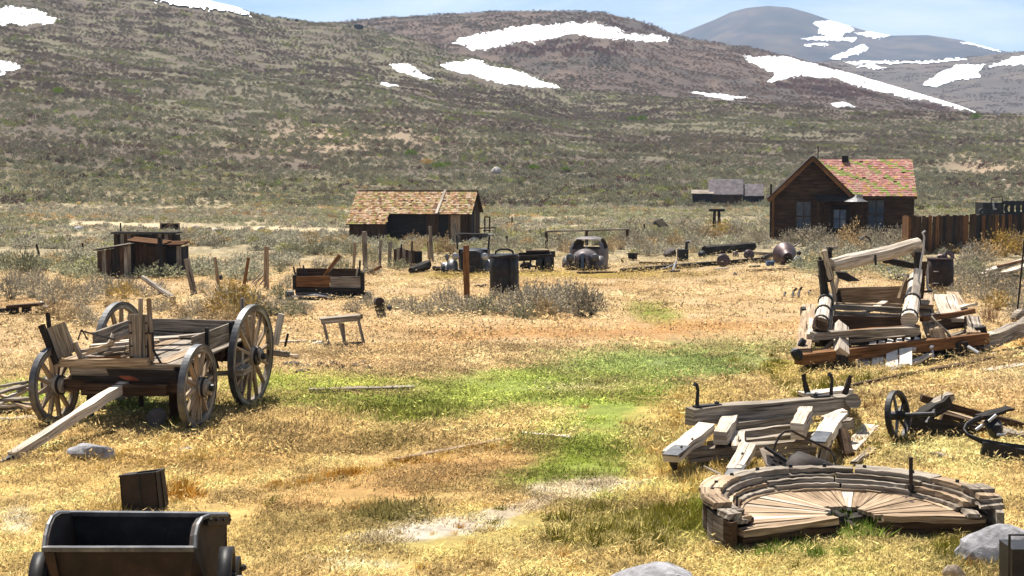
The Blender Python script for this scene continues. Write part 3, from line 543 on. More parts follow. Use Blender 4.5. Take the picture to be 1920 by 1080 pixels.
def house():
    h = thing('wooden_house', 'brown clapboard house with front gable and red and green banded shingle roof', 'house', P(1449,453,0), math.radians(-9), world=False)
    W1, W2, EV, AP = 3.95, 7.1, 2.42, 4.28
    m = MB(); m.poly([(.03,.06,-.3),(W1-.03,.06,-.3),(W1-.03,.06,EV),(W1/2,.06,AP-.06),(.03,.06,EV)], (0,.06,0)); m.box(((W1+W2)/2,.32,1.05),(W2-W1,.06,2.75)); m.box((.06,2.5,1.05),(.06,4.6,2.72)); m.box((W2-.04,2.5,1.05),(.06,4.3,2.72)); m.box((W2/2,4.85,1.05),(W2-.2,.06,2.7)); m.part('wall', 'wood_dark', h)
    z = -.2; 
    while z < AP-.3:
        zt = z+.19; x0 = max(0, (zt-EV)/(AP-EV)*W1/2+.02); 
        bp(h, 'siding_board', 'wood_brown', (x0,.02+R(-.006,.006),z+.095), (W1-x0,.02+R(-.006,.006),z+.095+R(-.008,.008)), .03, .185)
        if z < EV-.1:
            bp(h, 'siding_board', 'wood_brown', (W1,.26,z+.095), (W2,.26+R(-.005,.005),z+.095+R(-.006,.006)), .03, .185)
            bp(h, 'siding_board', 'wood_brown', (.0,.05,z+.095), (.0,4.8,z+.095), .03, .185)
        z += .2
    for x, y in ((-.01,.0),(W1,.0),(W2,.24),(W1/2+.55,-.004)): bp(h, 'corner_board', 'wood_orange' if x < 0 else 'wood_brown', (x,y,-.3), (x,y,EV if x != W1/2+.55 else 2.1), .12, .05, (0,1,0))  # orange on the left corner board paints in sunlight on brown wood
    for sx in (-1, 1):   # gable rakes
        a = Vector((W1/2+sx*(W1/2+.28), -.28, EV-.28)); b = Vector((W1/2, -.28, AP+.08)); bp(h, 'rake_board', 'wood_orange', a, b, .05, .24)
        MB().poly([a+Vector((0,-.03,.08)), b+Vector((0,-.03,.06)), b+Vector((0,2.9,.06)), a+Vector((0,4.9 if sx < 0 else .9,.08))], (0,0,.06)).part('roof_slope', 'wood_dark', h)
    ey = Vector((0, 2.3, 2.05)); H = ey.length; o = Vector((W1/2-.2, 0, EV-.08)) 
    k_ = (AP-EV+.05)
    MB().poly([(W1-.1,-.02,EV-.1),(W2+.16,-.02,EV-.1),(W2+.16,2.35,AP),(W1/2+.1,2.35,AP)], (0,0,.05)).part('roof_slope', 'wood_brown', h)
    MB().poly([(W1/2,2.4,AP),(W2+.16,2.4,AP),(W2+.16,4.9,EV-.1),(W1/2,4.9,EV-.1)], (0,0,.05)).part('roof_slope', 'wood_brown', h)
    pink = S(214,150,138,.6); pale = S(222,178,152,.6); grn = S(176,182,100,.55); org = S(220,176,96,.55)
    def cf(u, v):
        s = math.sin((u*1.1+v*.85)*17+math.sin(u*9)*.7); n = R(0,1)  # sine bands paint an optical moire into the shingle colours
        return vr(grn if (s > .55 and n < .72) else org if n < .12 else pale if n < .35 else pink, .2)
    x0 = W1/2+.05; Lx = W2+.16-x0
    mb = shingles(MB(), (x0,-.06,EV-.03), (1,0,0), (0,2.41,1.98), Lx, math.hypot(2.41,1.98), .17, .15, cf, lambda x, y: x+x0 > W1-.15 - y/math.hypot(2.41,1.98)*(W1/2-.15))
    sh = mb.part('shingles', 'shingle', h, label='weathered red shingles with yellow green moire bands'); sh['kind'] = 'stuff'
    bp(h, 'ridge_board', 'wood_pale', (W1/2,2.36,AP+.05), (W2+.18,2.36,AP+.05), .16, .04); bp(h, 'eave_board', 'wood_brown', (W1,-.06,EV-.12), (W2+.16,-.06,EV-.12), .03, .12)
    MB().box((W1/2+1.8,2.2,AP+.05),(.32,.32,.34)).part('chimney', 'iron', h); MB().cyl((W1/2+.42,2.6,AP),(W1/2+.42,2.6,AP+.75),.03).part('stove_pipe', 'iron', h)
    window(h, 1.55, .6, 2.08, .72, -.035); window(h, 5.25, .72, 2.18, .78, .205)
    dr = MB().box((3.4,-.02,.95),(.95,.05,2.0)).part('door', 'wood_dark', h)
    MB().box((3.4,-.052,1.2),(.6,.012,.95)).part('pane', 'curtain', dr); f = MB()
    for q in (-.32, 0, .32): f.beam((3.4+q,-.066,.7),(3.4+q,-.066,1.7),.04,.02,(0,1,0))
    for q in (.7, 1.2, 1.7): f.beam((3.08,-.07,q),(3.72,-.07,q),.02,.04)
    f.part('muntin', 'wood_brown', dr); MB().cyl((3.82,-.05,.95),(3.82,-.12,.95),.03,n=8).part('handle', 'iron', dr)
    for q in (2.88, 3.92): bp(h, 'door_frame', 'wood_brown', (q,-.03,-.05), (q,-.03,2.05), .09, .06, (0,1,0))
    MB().poly([(2.1,-.05,2.42),(4.55,-.05,2.42),(4.5,-.75,2.1),(2.2,-.75,2.1)], (0,0,.05)).part('awning', 'wood_dark', h)
    MB().lathe((4.15,-.75,2.12),(0,0,1),[(0,.62),(.1,.4),(.2,.16),(.3,.07),(.34,.01)],14).part('tin_awning', 'steel_grey', h, label='small pale conical tin canopy by the door')
    for q in (2.25, 4.5): bp(h, 'awning_post', 'wood_brown', (q,-.72,-.1), (q,-.72,2.1), .07, .07)
    MB().cyl((-.12,.1,-.1),(-.13,.1,3.0),.05,n=8).part('corner_pole', 'wood_dark', h)
    EXCL.append((h.location.x+3.8, h.location.y+2, 4.0)); return h
house()
def barn():
    b = thing('plank_barn', 'low plank barn with sunlit tan shingle roof and dark open front', 'barn', P(654,452,0), math.radians(-11), world=False)
    sl = .82; yr, zr = 2.1, 2.62; X0, X1, X2 = 0, 1.95, 6.35
    def zf(y): return zr-(yr-y)*sl
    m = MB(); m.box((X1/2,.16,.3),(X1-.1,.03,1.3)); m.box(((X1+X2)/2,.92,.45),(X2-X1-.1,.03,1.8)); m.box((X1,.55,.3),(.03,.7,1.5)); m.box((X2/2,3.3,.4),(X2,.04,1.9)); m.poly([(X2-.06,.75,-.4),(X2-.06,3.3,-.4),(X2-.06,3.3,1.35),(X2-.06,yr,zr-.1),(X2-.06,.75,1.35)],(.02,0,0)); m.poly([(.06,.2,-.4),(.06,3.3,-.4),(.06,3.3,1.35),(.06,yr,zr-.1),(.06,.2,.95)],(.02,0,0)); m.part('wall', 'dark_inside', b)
    x = 0
    while x < X2:
        w = R(.13,.2)
        if x < X1: bp(b, 'wall_board', 'wood_brown', (x+w/2,.12,-.45+R(0,.1)), (x+w/2+R(-.01,.01),.12,.98), w*.94, .03, (0,1,0))
        elif x > 3.9 and not (4.75 < x+w/2 < 5.25): bp(b, 'wall_board', 'wood_brown' if R(0,1) < .7 else 'wood_tan', (x+w/2,.86,-.45+R(0,.1)), (x+w/2+R(-.01,.01),.86,1.5), w*.94, .03, (0,1,0))
        x += w
    z = -.3
    while z < 1.45: bp(b, 'log_course', 'wood_dark', (X1+.05,.88,z+.1), (3.9,.88,z+.1), .1, .19); z += .21
    y = .8
    while y < 3.3:
        w = R(.14,.2); 
        if not (1.2 < y+w/2 < 1.9): bp(b, 'gable_board', 'wood_brown', (X2-.01,y+w/2,-.4), (X2-.01,y+w/2,zr-abs(y+w/2-yr)*sl-.06), w*.94, .03, (1,0,0))
        y += w
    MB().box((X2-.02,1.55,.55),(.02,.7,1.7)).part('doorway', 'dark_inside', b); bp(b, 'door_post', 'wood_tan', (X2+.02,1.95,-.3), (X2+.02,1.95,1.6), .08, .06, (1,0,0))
    MB().poly([(-.15,-.05,zf(-.05)),(X1+.1,-.05,zf(-.05)),(X1+.1,yr,zr),(-.15,yr,zr)],(0,0,.04)).part('roof_slope','wood_brown',b)
    MB().poly([(X1+.1,.6,zf(.6)),(X2+.18,.6,zf(.6)),(X2+.18,yr,zr),(X1+.1,yr,zr)],(0,0,.04)).part('roof_slope','wood_brown',b)
    MB().poly([(-.15,yr,zr),(X2+.18,yr,zr),(X2+.18,3.5,1.45),(-.15,3.5,1.45)],(0,0,.04)).part('roof_slope','wood_brown',b)
    cs = [S(222,182,140,.62), S(206,160,120,.62), S(226,196,160,.62), S(190,150,96,.62), S(178,168,96,.6), S(150,110,80,.6)]
    ey = (0, yr+.05, zr-zf(-.05)); H = math.hypot(ey[1], ey[2]); yc = math.hypot(.65, zf(.6)-zf(-.05))
    mb = shingles(MB(), (-.15,-.05,zf(-.05)+.045), (1,0,0), ey, X2+.33, H, .15, .14, lambda u, v: vr(cs[int(R(0,5.9))], .15), lambda x, y: y > yc or x < X1+.25)
    q = mb.part('shingles', 'shingle', b, label='sunlit tan and orange wooden shingles'); q['kind'] = 'stuff'
    a = Vector((4.62,.58,zf(.58)+.1)); bp(b, 'roof_batten', 'wood_pale', a, (4.75,yr,zr+.1), .14, .03); bp(b, 'ridge_board', 'wood_tan', (-.15,yr,zr+.07), (X2+.2,yr,zr+.07), .14, .03)
    EXCL.append((b.location.x+3.2, b.location.y+1.5, 3.6))
barn()
def coops():
    def coop(name, label, loc, rz, W, D, hl, hr, roofmat, gap=None, wall='wood_dark', lit=None, slopey=.0):
        t = thing(name, label, 'shed', loc, rz, world=False); zz = lambda x: hl+(hr-hl)*x/W
        m = MB(); m.poly([(.02,.03,-.1),(W-.02,.03,-.1),(W-.02,.03,hr-.03),(.02,.03,hl-.03)],(0,.02,0)); m.box((W/2,D-.03,hl/2-.02),(W-.06,.03,min(hl,hr)-.06)); m.box((.04,D/2,hl/2-.03),(.03,D-.08,hl-.08)); m.box((W-.04,D/2,hr/2-.03),(.03,D-.08,hr-.08)); m.part('wall','dark_inside',t)
        x = 0
        while x < W-.03:
            w = min(R(.11,.17), W-x)
            if not gap or not (gap[0] < x+w/2 < gap[1]): bp(t, 'wall_board', (lit or 'wood_grey') if R(0,1) < .14 or (lit and x > W-.25) else wall if R(0,1) < .6 else 'wood_brown', (x+w/2,0,-.1), (x+w/2,R(-.008,.008),zz(x+w/2)-.01), w*.93, .025, (0,1,0))
            x += w
        y = .05
        while y < D-.05: w = R(.12,.17); bp(t, 'side_board', wall, (W+.012,y+w/2,-.1), (W+.012,y+w/2,hr-.04), w*.93, .025, (1,0,0)); bp(t, 'side_board', wall, (-.012,y+w/2,-.1), (-.012,y+w/2,hl-.04), w*.93, .025, (1,0,0)); y += w
        rf = MB().poly([(-.1,-.12,hl),(W+.05,-.12,hr),(W+.05,D+.08,hr+slopey),(-.1,D+.08,hl+slopey)],(0,0,.03)).part('roof', 'wood_dark', t); n = int(D/.16)
        for i in range(n+1):
            y = -.12+(D+.2)*(i+.5)/(n+1); q = slopey*(y+.12)/(D+.2); bp(rf, 'roof_plank', roofmat, (-.12+R(-.04,.04),y,hl+.045+q+R(0,.01)), (W+.06+R(-.03,.03),y,hr+.045+q), (D+.2)/(n+1)*.93, .02)
        EXCL.append((t.location.x+W/2, t.location.y+D/2, max(W,D)*.7)); return t
    p = P(184,522,0); coop('coop_shed', 'small leaning plank coop, leftmost and lowest of the sheds', p, math.radians(4), 1.1, 1.2, .92, 1.12, 'wood_grey', lit='wood_grey')
    p = P(243,521,0)+Vector((0,.25,0)); c = coop('coop_shed', 'middle plank shed with orange mossy roof beside the leftmost coop', p, math.radians(-3), 1.06, .8, 1.2, 1.08, 'wood_orange', (.55,.8), 'wood_brown', slopey=.08)
    MB().box((.68,.02,.55),(.24,.02,1.0)).part('door', 'wood_brown', c)
    p = P(304,520,0)+Vector((0,.3,0)); c = coop('coop_shed', 'open fronted plank shed, rightmost of the low sheds', p, math.radians(-3), .6, .8, 1.04, 1.06, 'wood_orange', (.05,.45), 'wood_dark', lit='wood_grey', slopey=.08)
    p = P(198,500,0)+Vector((0,1.2,0)); coop('coop_shed', 'dark shed standing behind the other low sheds', p, math.radians(-2), 2.4, .6, 1.2, 1.2, 'wood_dark')
    MB().cyl(P(301,522,0), V(300,446,46.6), .09, .085, 8, 4, .08).thing('shed_post', 'wood_dark', 'thick dark post in front of the sheds between two roofs', 'post')
coops(); EXCL += [(P(260,530,0).x, P(260,530,0).y-.8, 2.6), (P(210,530,0).x, P(210,530,0).y-.6, 1.8)]
def cabin():
    c = thing('far_cabin', 'small distant cabin of three joined parts with purplish grey roofs', 'cabin', P(1298,386,0)+Vector((0,0,.25)), math.radians(-8), world=False); s = 1/15.2
    def vol(x0, x1, y0, y1, ev, rd, wm, rm, gable=True):
        W = (x1-x0); m = MB(); ym = (y0+y1)/2
        m.poly([(x0,y0,-.4),(x0,y1,-.4),(x0,y1,ev),(x0,ym,rd),(x0,y0,ev)],(.05,0,0)); m.poly([(x1-.05,y0,-.4),(x1-.05,y1,-.4),(x1-.05,y1,ev),(x1-.05,ym,rd),(x1-.05,y0,ev)],(.05,0,0)); m.box(((x0+x1)/2,y0+.03,ev/2-.2),(W-.12,.04,ev+.4)); m.box(((x0+x1)/2,y1-.03,ev/2-.2),(W-.12,.04,ev+.4)); wl = m.part('wall', wm, c)
        x = x0+.05
        while x < x1-.1: w = R(.28,.4); bp(wl, 'wall_board', wm, (x+w/2,y0-.01,-.4), (x+w/2,y0-.01,ev-.03), w*.92, .03, (0,1,0)); x += w
        for a, b in (((y0-.2),ym),((y1+.2),ym)): MB().poly([(x0-.15,a,ev-.12),(x1+.15,a,ev-.12),(x1+.15,b,rd+.05),(x0-.15,b,rd+.05)],(0,0,.06)).part('roof', rm, c)
    vol(2.0,5.7,0,3.4,1.15,2.75,'wood_brown','old_roof'); vol(5.8,8.0,.3,2.9,1.0,2.2,'wood_dark','old_roof'); vol(0,2.3,-.4,2.4,1.25,1.5,'wood_dark','wood_grey')
    EXCL.extend([(c.location.x+4, c.location.y+1.5, 5), (c.location.x+1.5, c.location.y-6, 6), (c.location.x+6, c.location.y-6, 6)])
cabin()
def fence():
    a = P(1708,476,0); b = P(2010,466,0); t = thing('board_fence', 'tall dark brown board fence running right from the house', 'fence', a); d = b-a; n = int(d.length/.2); u = d.normalized(); k = u.cross(Vector((0,0,1)))
    for i in range(n):
        p = a+d*((i+.5)/n); h = 1.66+R(-.05,.06); w = .207*R(.94,1.02); bp(t, 'fence_board', random.choice(['wood_brown','wood_brown','wood_brown','wood_brown','wood_brown','wood_dark','wood_orange']), p+Vector((0,R(-.012,.012),-.1)), p+Vector((R(-.03,.03),0,h)), w, .025, k)
    for z in (.4, 1.3): bp(t, 'rail', 'wood_brown', a+Vector((0,.08,z)), b+Vector((0,.08,z)), .05, .1)
    for i in range(7): p = a.lerp(b, i/6); bp(t, 'fence_post', 'wood_brown', p+Vector((0,.16,-.1)), p+Vector((0,.16,1.68)), .12, .12)
    for i in range(5): p = a+Vector((-.13-.0*i, .1+i*.19, 0)); bp(t, 'return_board', 'wood_orange', p+Vector((0,0,-.1)), p+Vector((0,0,1.66+R(-.03,.03))), .18, .025, (1,0,0))  # return and corner boards turn orange to paint in sun on the fence end
    MB().box(a+Vector((-.07,.03,.75)),(.13,.03,1.72)).part('corner_board','wood_orange',t)
fence()
def old_truck():
    Y = 78.0; t = thing('truck_wreck', 'black boxy truck cab wreck beyond the board fence', 'truck', V(1862,470,Y)); s = Y/FPX
    z0 = V(0,400,Y).z
    def q(px, py): v = V(px, py, Y); return v
    MB().poly([q(1843,402),q(1882,402),q(1882,380),q(1843,380)],(0,1.3,0)).part('cab','iron',t); MB().tube([q(1858,380),q(1860,370),q(1879,369),q(1880,380)],.035,6).part('roof_frame','iron',t); MB().tube([q(1862,381),q(1863,392),q(1868,392)],.06,6).part('exhaust','tin_pale',t)
    MB().poly([q(1836,430),q(1892,430),q(1892,403),q(1836,403)],(0,1.2,0)).part('chassis','iron',t)
    for px, py, r in ((1841,397,.2),(1890,424,.45),(1842,424,.45)): MB().ring(q(px,py)+Vector((0,-.06,0)),(0,1,0),r*.35,r,.14,20).part('wheel','rubber',t)
    for i, px in enumerate((1886,1898,1909,1920,1931)):
        o = MB().ring(V(px,391,Y+1)+Vector((0,0,0)),(.3,1,.0),.26,.45,.24,20).thing('tyre','rubber','%s black tyre of the row beside the truck wreck' % ('first','second','third','fourth','last')[i],'tyre','tyres stacked beyond the fence')
    MB().poly([V(1888,404,Y+.4),V(1945,404,Y+.4),V(1945,440,Y+.4),V(1888,440,Y+.4)],(0,1.2,0)).thing('tyre_rack','wood_dark','dark rack under the tyres beyond the fence','rack')
old_truck()
# ---- posts, each one standing by itself
def post(b, tp, wpx, mat, label, Y=None, sq=False, lean=0):
    p = P(*b, 0); r = wpx/2*p.y/FPX; q = V(*tp, p.y+lean); p.z = -.1
    m = MB()
    if sq: m.beam(p, q, 2*r, 2*r, n=4, jit=r*.12)
    else: m.cyl(p, q, r, r*.85, 8, 5, .1)
    return m.thing('fence_post', mat, label, 'post', 'weathered posts standing about the flat')
for a in [((365,552),(350,485),13,'wood_grey','thick grey post leaning left, right of the low sheds'),((411,540),(403,482),7,'wood_tan','thin post with a dark knot, second right of the sheds'),((456,538),(466,483),7,'wood_orange','crooked orange post leaning right above the wagon'),
 ((499,545),(499,462),11,'wood_tan','tall upright post with pale top beside a broken rail'),((685,508),(683,434),10,'wood_grey','thick grey post in front of the barn left end'),((662,510),(666,455),6,'wood_tan','thin tan post left of the thick barn post'),((711,505),(714,450),6,'wood_grey','slim post second from the barn left end'),
 ((731,504),(731,453),8,'wood_grey','grey post just left of the weathered crate'),((811,494),(806,424),7,'wood_grey','long leaning post in front of the barn door'),((806,492),(803,452),7,'wood_tan','short brown post against the long leaning post'),((858,468),(851,418),7,'wood_grey','post at the barn right corner'),
 ((952,466),(950,442),4,'wood_dark','thin dark stake behind the riveted boiler'),((1208,438),(1208,420),3.5,'wood_dark','lone small stake left of the tilted dark box'),((75,480),(68,458),5,'wood_dark','small leaning stake at the far left'),((155,473),(155,455),3.5,'wood_dark','small stake left of the low sheds'),
 ((875,560),(874,460),11,'wood_orange','orange square post in front of the riveted boiler',None,True),((226,436),(226,418),3.5,'wood_dark','far stake left of the little gate'),((960,420),(960,406),3,'wood_dark','tiny far stake right of the barn'),((1343,280),(1343,268),2,'wood_dark','tiny far pole on the slope')][:-1]: post(*a)
MB().cyl(P(411,521,.3), P(411,521,.3)+Vector((.08,-.02,.02)), .07, .08, 8).thing('post_knot','iron','dark iron knob fixed on the thin post','knob')
MB().cyl(P(325,560,.06), V(268,520,P(325,560,0).y+.5), .09, .07, 8, 6, .12).thing('leaning_log','wood_grey','grey log leaning down right in front of the sheds','log')
t = thing('broken_rail','small broken pale lattice leaning on the tall post','lattice',P(480,533,0)); 
for i in range(3): bp(t,'slat','wood_grey',P(470+i*9,533,0),P(492+i*3,533,0)+Vector((0,.1,.42-.1*i)),.05,.03)
bp(t,'slat','wood_grey',P(474,533,.05),P(500,533,.05)+Vector((0,.1,.35)),.05,.03)
# little gate with cross brace, boulders along the track
Y = P(318,436,0).y; t = thing('little_gate','small tan gate with diagonal braces beside the far track','gate',V(318,436,Y))
for a, b in (((301,434),(301,418)),((336,434),(336,418)),((318,434),(318,418)),((300,419),(337,419)),((300,432),(337,432))): bp(t,'frame_bar','wood_tan',V(*a,Y),V(*b,Y),.09,.05)
for a, b in (((302,431),(317,420)),((320,420),(335,431))): bp(t,'brace','wood_tan',V(*a,Y+.05),V(*b,Y+.05),.07,.04)
for k in range(5): bp(t,'plank','wood_brown',V(301,421+k*2.7,Y+.1),V(337,421+k*2.7,Y+.1),.02,.16)
for i, (px, py, w, lb, mt) in enumerate([(291,432,10,'dark round boulder left of the little gate','rock_dark'),(367,432,17,'largest pinkish boulder right of the little gate','rock_tan'),(390,434,12,'second boulder right of the little gate','rock_tan'),(404,436,10,'flat pale boulder, third right of the gate','rock_grey'),(489,434,14,'pale boulder on the track far right of the gate','rock_grey'),(516,436,10,'small boulder beside the pale track boulder','rock_tan'),(148,434,16,'light boulder group stone left of the sheds','rock_grey'),(178,437,9,'small brown stone left of the sheds','rock_tan'),(930,325,18,'white rock low on the hillside behind the barn','stone_white'),(1881,342,8,'lone white rock on the slope right of the house','stone_white'),(556,37,7,'small boulder on the left skyline','rock_dark'),(540,36,5,'smallest boulder on the left skyline','rock_dark'),(672,51,15,'dark crag where the two hills meet','rock_dark'),(655,48,7,'small crag stone left of the dark crag','rock_dark')]):
    if py > 400: p = G(px,py)
    else: pt, ok = onhill(zA, [px],[py+(3 if py<60 else 0)],150,600); p = Vector(pt[0])
    s = w*p.y/FPX/1.5; MB().rock(p+Vector((0,0,s*.35)),(s,s*.8,s*.75),i,2).thing('boulder',mt,lb,'rock',smooth=False)
# ================================================================ WAGON AND FOREGROUND AT LEFT
def wheel(parent, c, axis, Rd, nsp, tw=.09, hub=.15, spoke_mat='wood_tan', hubl=.34, fw=.075):
    c = Vector(c); ax = Vector(axis).normalized(); up = Vector((0,0,1)); x = up.cross(ax).normalized(); y = ax.cross(x)
    w_ = MB().ring(c, ax, Rd-.025-fw, Rd-.025, tw*.8, 64).part('wheel', 'wood_grey', parent)
    MB().ring(c, ax, Rd-.024, Rd, tw, 64).part('tyre', 'steel_grey', w_)
    MB().lathe(c, ax, [(-hubl/2,0),(-hubl/2,hub*.62),(-hubl*.2,hub*.95),(0,hub),(hubl*.2,hub*.95),(hubl/2,hub*.6),(hubl/2,0)], 18).part('hub', 'wood_grey', w_, True)
    m = MB()
    for q in (-.36, .3): m.ring(c+ax*hubl*q, ax, hub*.7, hub*(.82 if abs(q) > .33 else .92), .03, 18)
    m.cyl(c+ax*hubl*.5, c+ax*(hubl*.5+.06), .05, .045, 8); m.part('hub_band', 'iron', w_)
    for i in range(nsp):
        a = 2*math.pi*(i+.3)/nsp; d = x*math.cos(a)+y*math.sin(a); MB().beam(c+d*hub*.7-ax*.0, c+d*(Rd-.06), .05, .065, ax, n=2, tap=.75).part('spoke', spoke_mat, w_)
    return w_
def wagon():
    t = thing('freight_wagon', 'weathered wooden freight wagon with four spoked wheels and lowered tongue', 'wagon', (-5.1,19.76,0), math.radians(-12.5), world=False)
    wheel(t, (-1.06,-.95,.52), (1,-.06,.03), .54, 12); wheel(t, (1.07,-.93,.56), (1,.04,-.03), .58, 12); wheel(t, (1.05,.94,.75), (1,0,-.04), .76, 14); wheel(t, (-1.05,.94,.75), (1,0,.04), .76, 14)
    MB().beam((-.98,-.94,.54),(.98,-.94,.54),.13,.15).part('front_axle','wood_brown',t); MB().beam((-.98,.94,.75),(.98,.94,.75),.14,.18).part('rear_axle','wood_brown',t)
    MB().beam((-.75,-.95,.7),(.8,-.95,.7),.16,.16,jit=.01).part('bolster','wood_dark',t); MB().beam((-.8,.94,.93),(.8,.94,.93),.16,.14).part('bolster','wood_dark',t)
    MB().beam((0,-.9,.56),(0,1.6,.68),.1,.12).part('reach','wood_brown',t)
    for s in (-1, 1): MB().beam((s*.2,-1.1,.5),(s*.45,.6,.66),.07,.09).part('hound','wood_brown',t)
    MB().beam((.03,-.85,.58),(-.17,-3.42,.05),.14,.13,n=8,jit=.012,tap=.8).part('tongue','wood_pale',t,label='pale split wagon tongue resting on the grass'); MB().beam((-.17,-3.38,.06),(-.22,-3.62,.01),.07,.03).part('tongue_iron','iron',t)
    MB().beam((-.55,-1.12,.5),(.7,-1.08,.52),.1,.16,jit=.01).part('cross_bar','wood_brown',t); MB().beam((-.7,-.75,.6),(.75,-.7,.62),.25,.06,jit=.015).part('sand_board','wood_dark',t)
    # bed: floor planks, sides
    for i in range(8):
        x = -.82+i*.23; MB().beam((x,-1.0+R(-.06,.04),.86+R(-.008,.008)),(x+R(-.01,.01),1.25,.97),.215,.035,n=3,jit=.006).part('floor_plank','wood_grey' if i%3 else 'wood_tan',t)
    for y, z in ((-.5,.8),(.35,.84),(1.05,.88)): MB().beam((-.88,y,z),(.88,y,z+.01),.1,.1).part('cross_sill','wood_brown',t)
    for s in (-1, 1): MB().beam((s*.62,-.95,.78),(s*.62,1.25,.88),.09,.12).part('bed_sill','wood_dark',t)
    MB().beam((.9,-.72,1.08),(.92,1.22,1.18),.04,.27,n=3,jit=.006).part('side_board','wood_grey',t,label='grey side board on the right of the bed'); MB().beam((-.9,-.15,1.05),(-.9,1.25,1.15),.04,.24,n=3,jit=.006).part('side_board','wood_grey',t)
    MB().beam((-.86,1.27,1.1),(.86,1.27,1.1),.04,.26).part('tail_board','wood_grey',t)
    for y in (-.35,.45,.56): MB().beam((.95,y,.62 if y == .45 else .85),(.95,y,1.3),.05,.04,(0,1,0)).part('stake','iron',t)
    MB().box((.95,.68,1.17),(.015,.16,.07)).part('bracket','iron',t)
    for y, l in ((.4,.35),(.5,.42)): MB().cyl((.93,y,.9),(.93,y,.9-l),.012,n=5).part('chain','iron',t)
    for i in range(12): MB().beam((.86+R(-.04,.04),.0+i*.09,.84),(.86+R(-.04,.04),.0+i*.09+R(-.03,.03),.84-R(.06,.2)),.03,.015).part('splinter','wood_brown',t)
    # front box ends
    f = MB().beam((-1.02,-1.02,.83),(-.5,-1.0,.8),.045,.07).part('front_sill','wood_tan',t)
    MB().beam((-.9,-1.06,.84),(.42,-1.06,.9),.05,.1,n=4,jit=.008).part('edge_board','wood_tan',t,label='pale edge board across the front of the bed'); MB().beam((-.75,-1.02,.76),(.75,-.98,.78),.06,.16).part('front_cross','wood_grey',t)
    for i, (x, w) in enumerate(((.17,.17),(.34,.16))): MB().beam((x+.02,-.98,.86),(x+.0,-.95,1.53+.0*i),w,.045,(0,1,0)).part('head_board','wood_grey',t)
    MB().beam((.27,-1.02,.86),(.28,-.98,1.75),.055,.03,(0,1,0)).part('upright','wood_grey',t); MB().beam((.44,-1.0,.9),(.37,-.92,1.74),.055,.04,(0,1,0)).part('upright','wood_tan',t); MB().tube([(.42,-1.02,1.28),(.47,-1.03,1.3),(.48,-1.03,1.05),(.58,-1.02,.88)],.016,6).part('strap_iron','iron',t)
    for z in (.95,1.1,1.28,1.42):
        m = MB(); m.cyl((.14,-1.0,z),(.14,-1.03,z),.014,n=6); m.cyl((.37,-1.0,z),(.37,-1.03,z),.014,n=6); m.part('bolt','iron',t)
    MB().beam((-.86,-.98,.93),(-1.02,-.98,1.34),.32,.045,(0,1,0),n=3,jit=.012).part('head_board','wood_grey',t,label='tilted grey end board at the front left'); MB().beam((-.98,-1.02,.82),(-1.2,-1.02,1.36),.085,.05,(0,1,0)).part('upright','wood_dark',t); MB().beam((-1.12,-.94,1.25),(-1.16,-.92,1.52),.05,.04,(0,1,0)).part('upright','wood_dark',t)
    MB().beam((-.62,-.99,.9),(-.72,-.99,1.12),.06,.05,(0,1,0)).part('stub','wood_grey',t)
    MB().tube([(-.72,-.9,1.15),(-.66,-.9,1.3),(-.6,-.85,1.15)],.014,5).part('iron_rod','iron',t); MB().tube([(-.68,-.9,1.28),(-.2,-.7,1.13)],.013,5).part('iron_rod','iron',t)
    # broken planks piled in the bed: each lies loose
    for i, (a, b, w, m) in enumerate([((-.55,-.95,.98),(.22,-.72,1.32),.1,'wood_tan'),((-.75,-.5,1.02),(.2,-.35,1.1),.14,'wood_pale'),((-.5,-.75,.96),(.12,-.6,1.02),.08,'wood_grey'),((-.35,-.85,.94),(.2,-.55,1.0),.07,'wood_pale'),((-.65,-.2,1.03),(.3,.1,1.1),.16,'wood_pale'),((-.2,-.9,.92),(.1,-.35,.99),.08,'wood_grey'),((-.78,-.75,.97),(-.3,-.65,1.06),.12,'wood_tan'),((-.05,-.95,.93),(.2,-.8,1.0),.1,'wood_tan'),((-.6,.2,1.0),(.5,.6,1.1),.15,'wood_grey'),((-.5,-.98,.91),(.0,-.9,.95),.06,'wood_orange'),((-.7,-.85,1.0),(.1,-.8,1.05),.09,'wood_pale'),((-.3,-.95,.98),(.15,-.7,1.1),.1,'wood_grey'),((-.1,-.7,1.05),(.3,-.5,1.12),.12,'wood_tan'),((-.45,-.6,1.0),(-.38,-.55,1.2),.1,'wood_pale'),((-.6,-.97,.95),(-.25,-.9,1.05),.06,'wood_pale'),((.0,-.9,1.0),(.16,-.75,1.14),.14,'wood_tan')]):
        o = MB().beam(a, b, w, .035, n=3, jit=.01); o.v = [t.matrix_basis @ Vector(v) for v in o.v]
        o.thing('loose_plank', m, ['long slanting tan','broad pale','short grey','thin pale','wide pale rear','narrow grey','tan left','short tan','wide grey rear','orange edged','pale crosswise','grey splintered','tan broken','pale upright','small pale','knotty tan'][i]+' plank of the debris in the wagon bed', 'plank', 'broken planks in the wagon bed')
    MB().beam((1.12,.3,.58),(1.12,.62,.62),.16,.1,(0,0,1)).part('brake_block','wood_grey',t); MB().beam((1.0,.52,.28),(1.02,.55,.86),.15,.07,(0,1,0),jit=.006).part('brake_shoe','wood_grey',t); MB().beam((.2,.1,.55),(1.12,.48,.56),.08,.06).part('brake_beam','wood_grey',t)
    MB().beam((1.12,1.7,.82),(1.22,1.72,1.3),.1,.04,(0,1,0)).part('brake_lever','wood_pale',t); MB().beam((1.1,1.68,.7),(1.35,1.68,.68),.07,.08).part('rear_knob','wood_grey',t); MB().beam((1.28,1.7,.8),(1.33,1.7,1.0),.03,.03).part('iron_pin','iron',t)
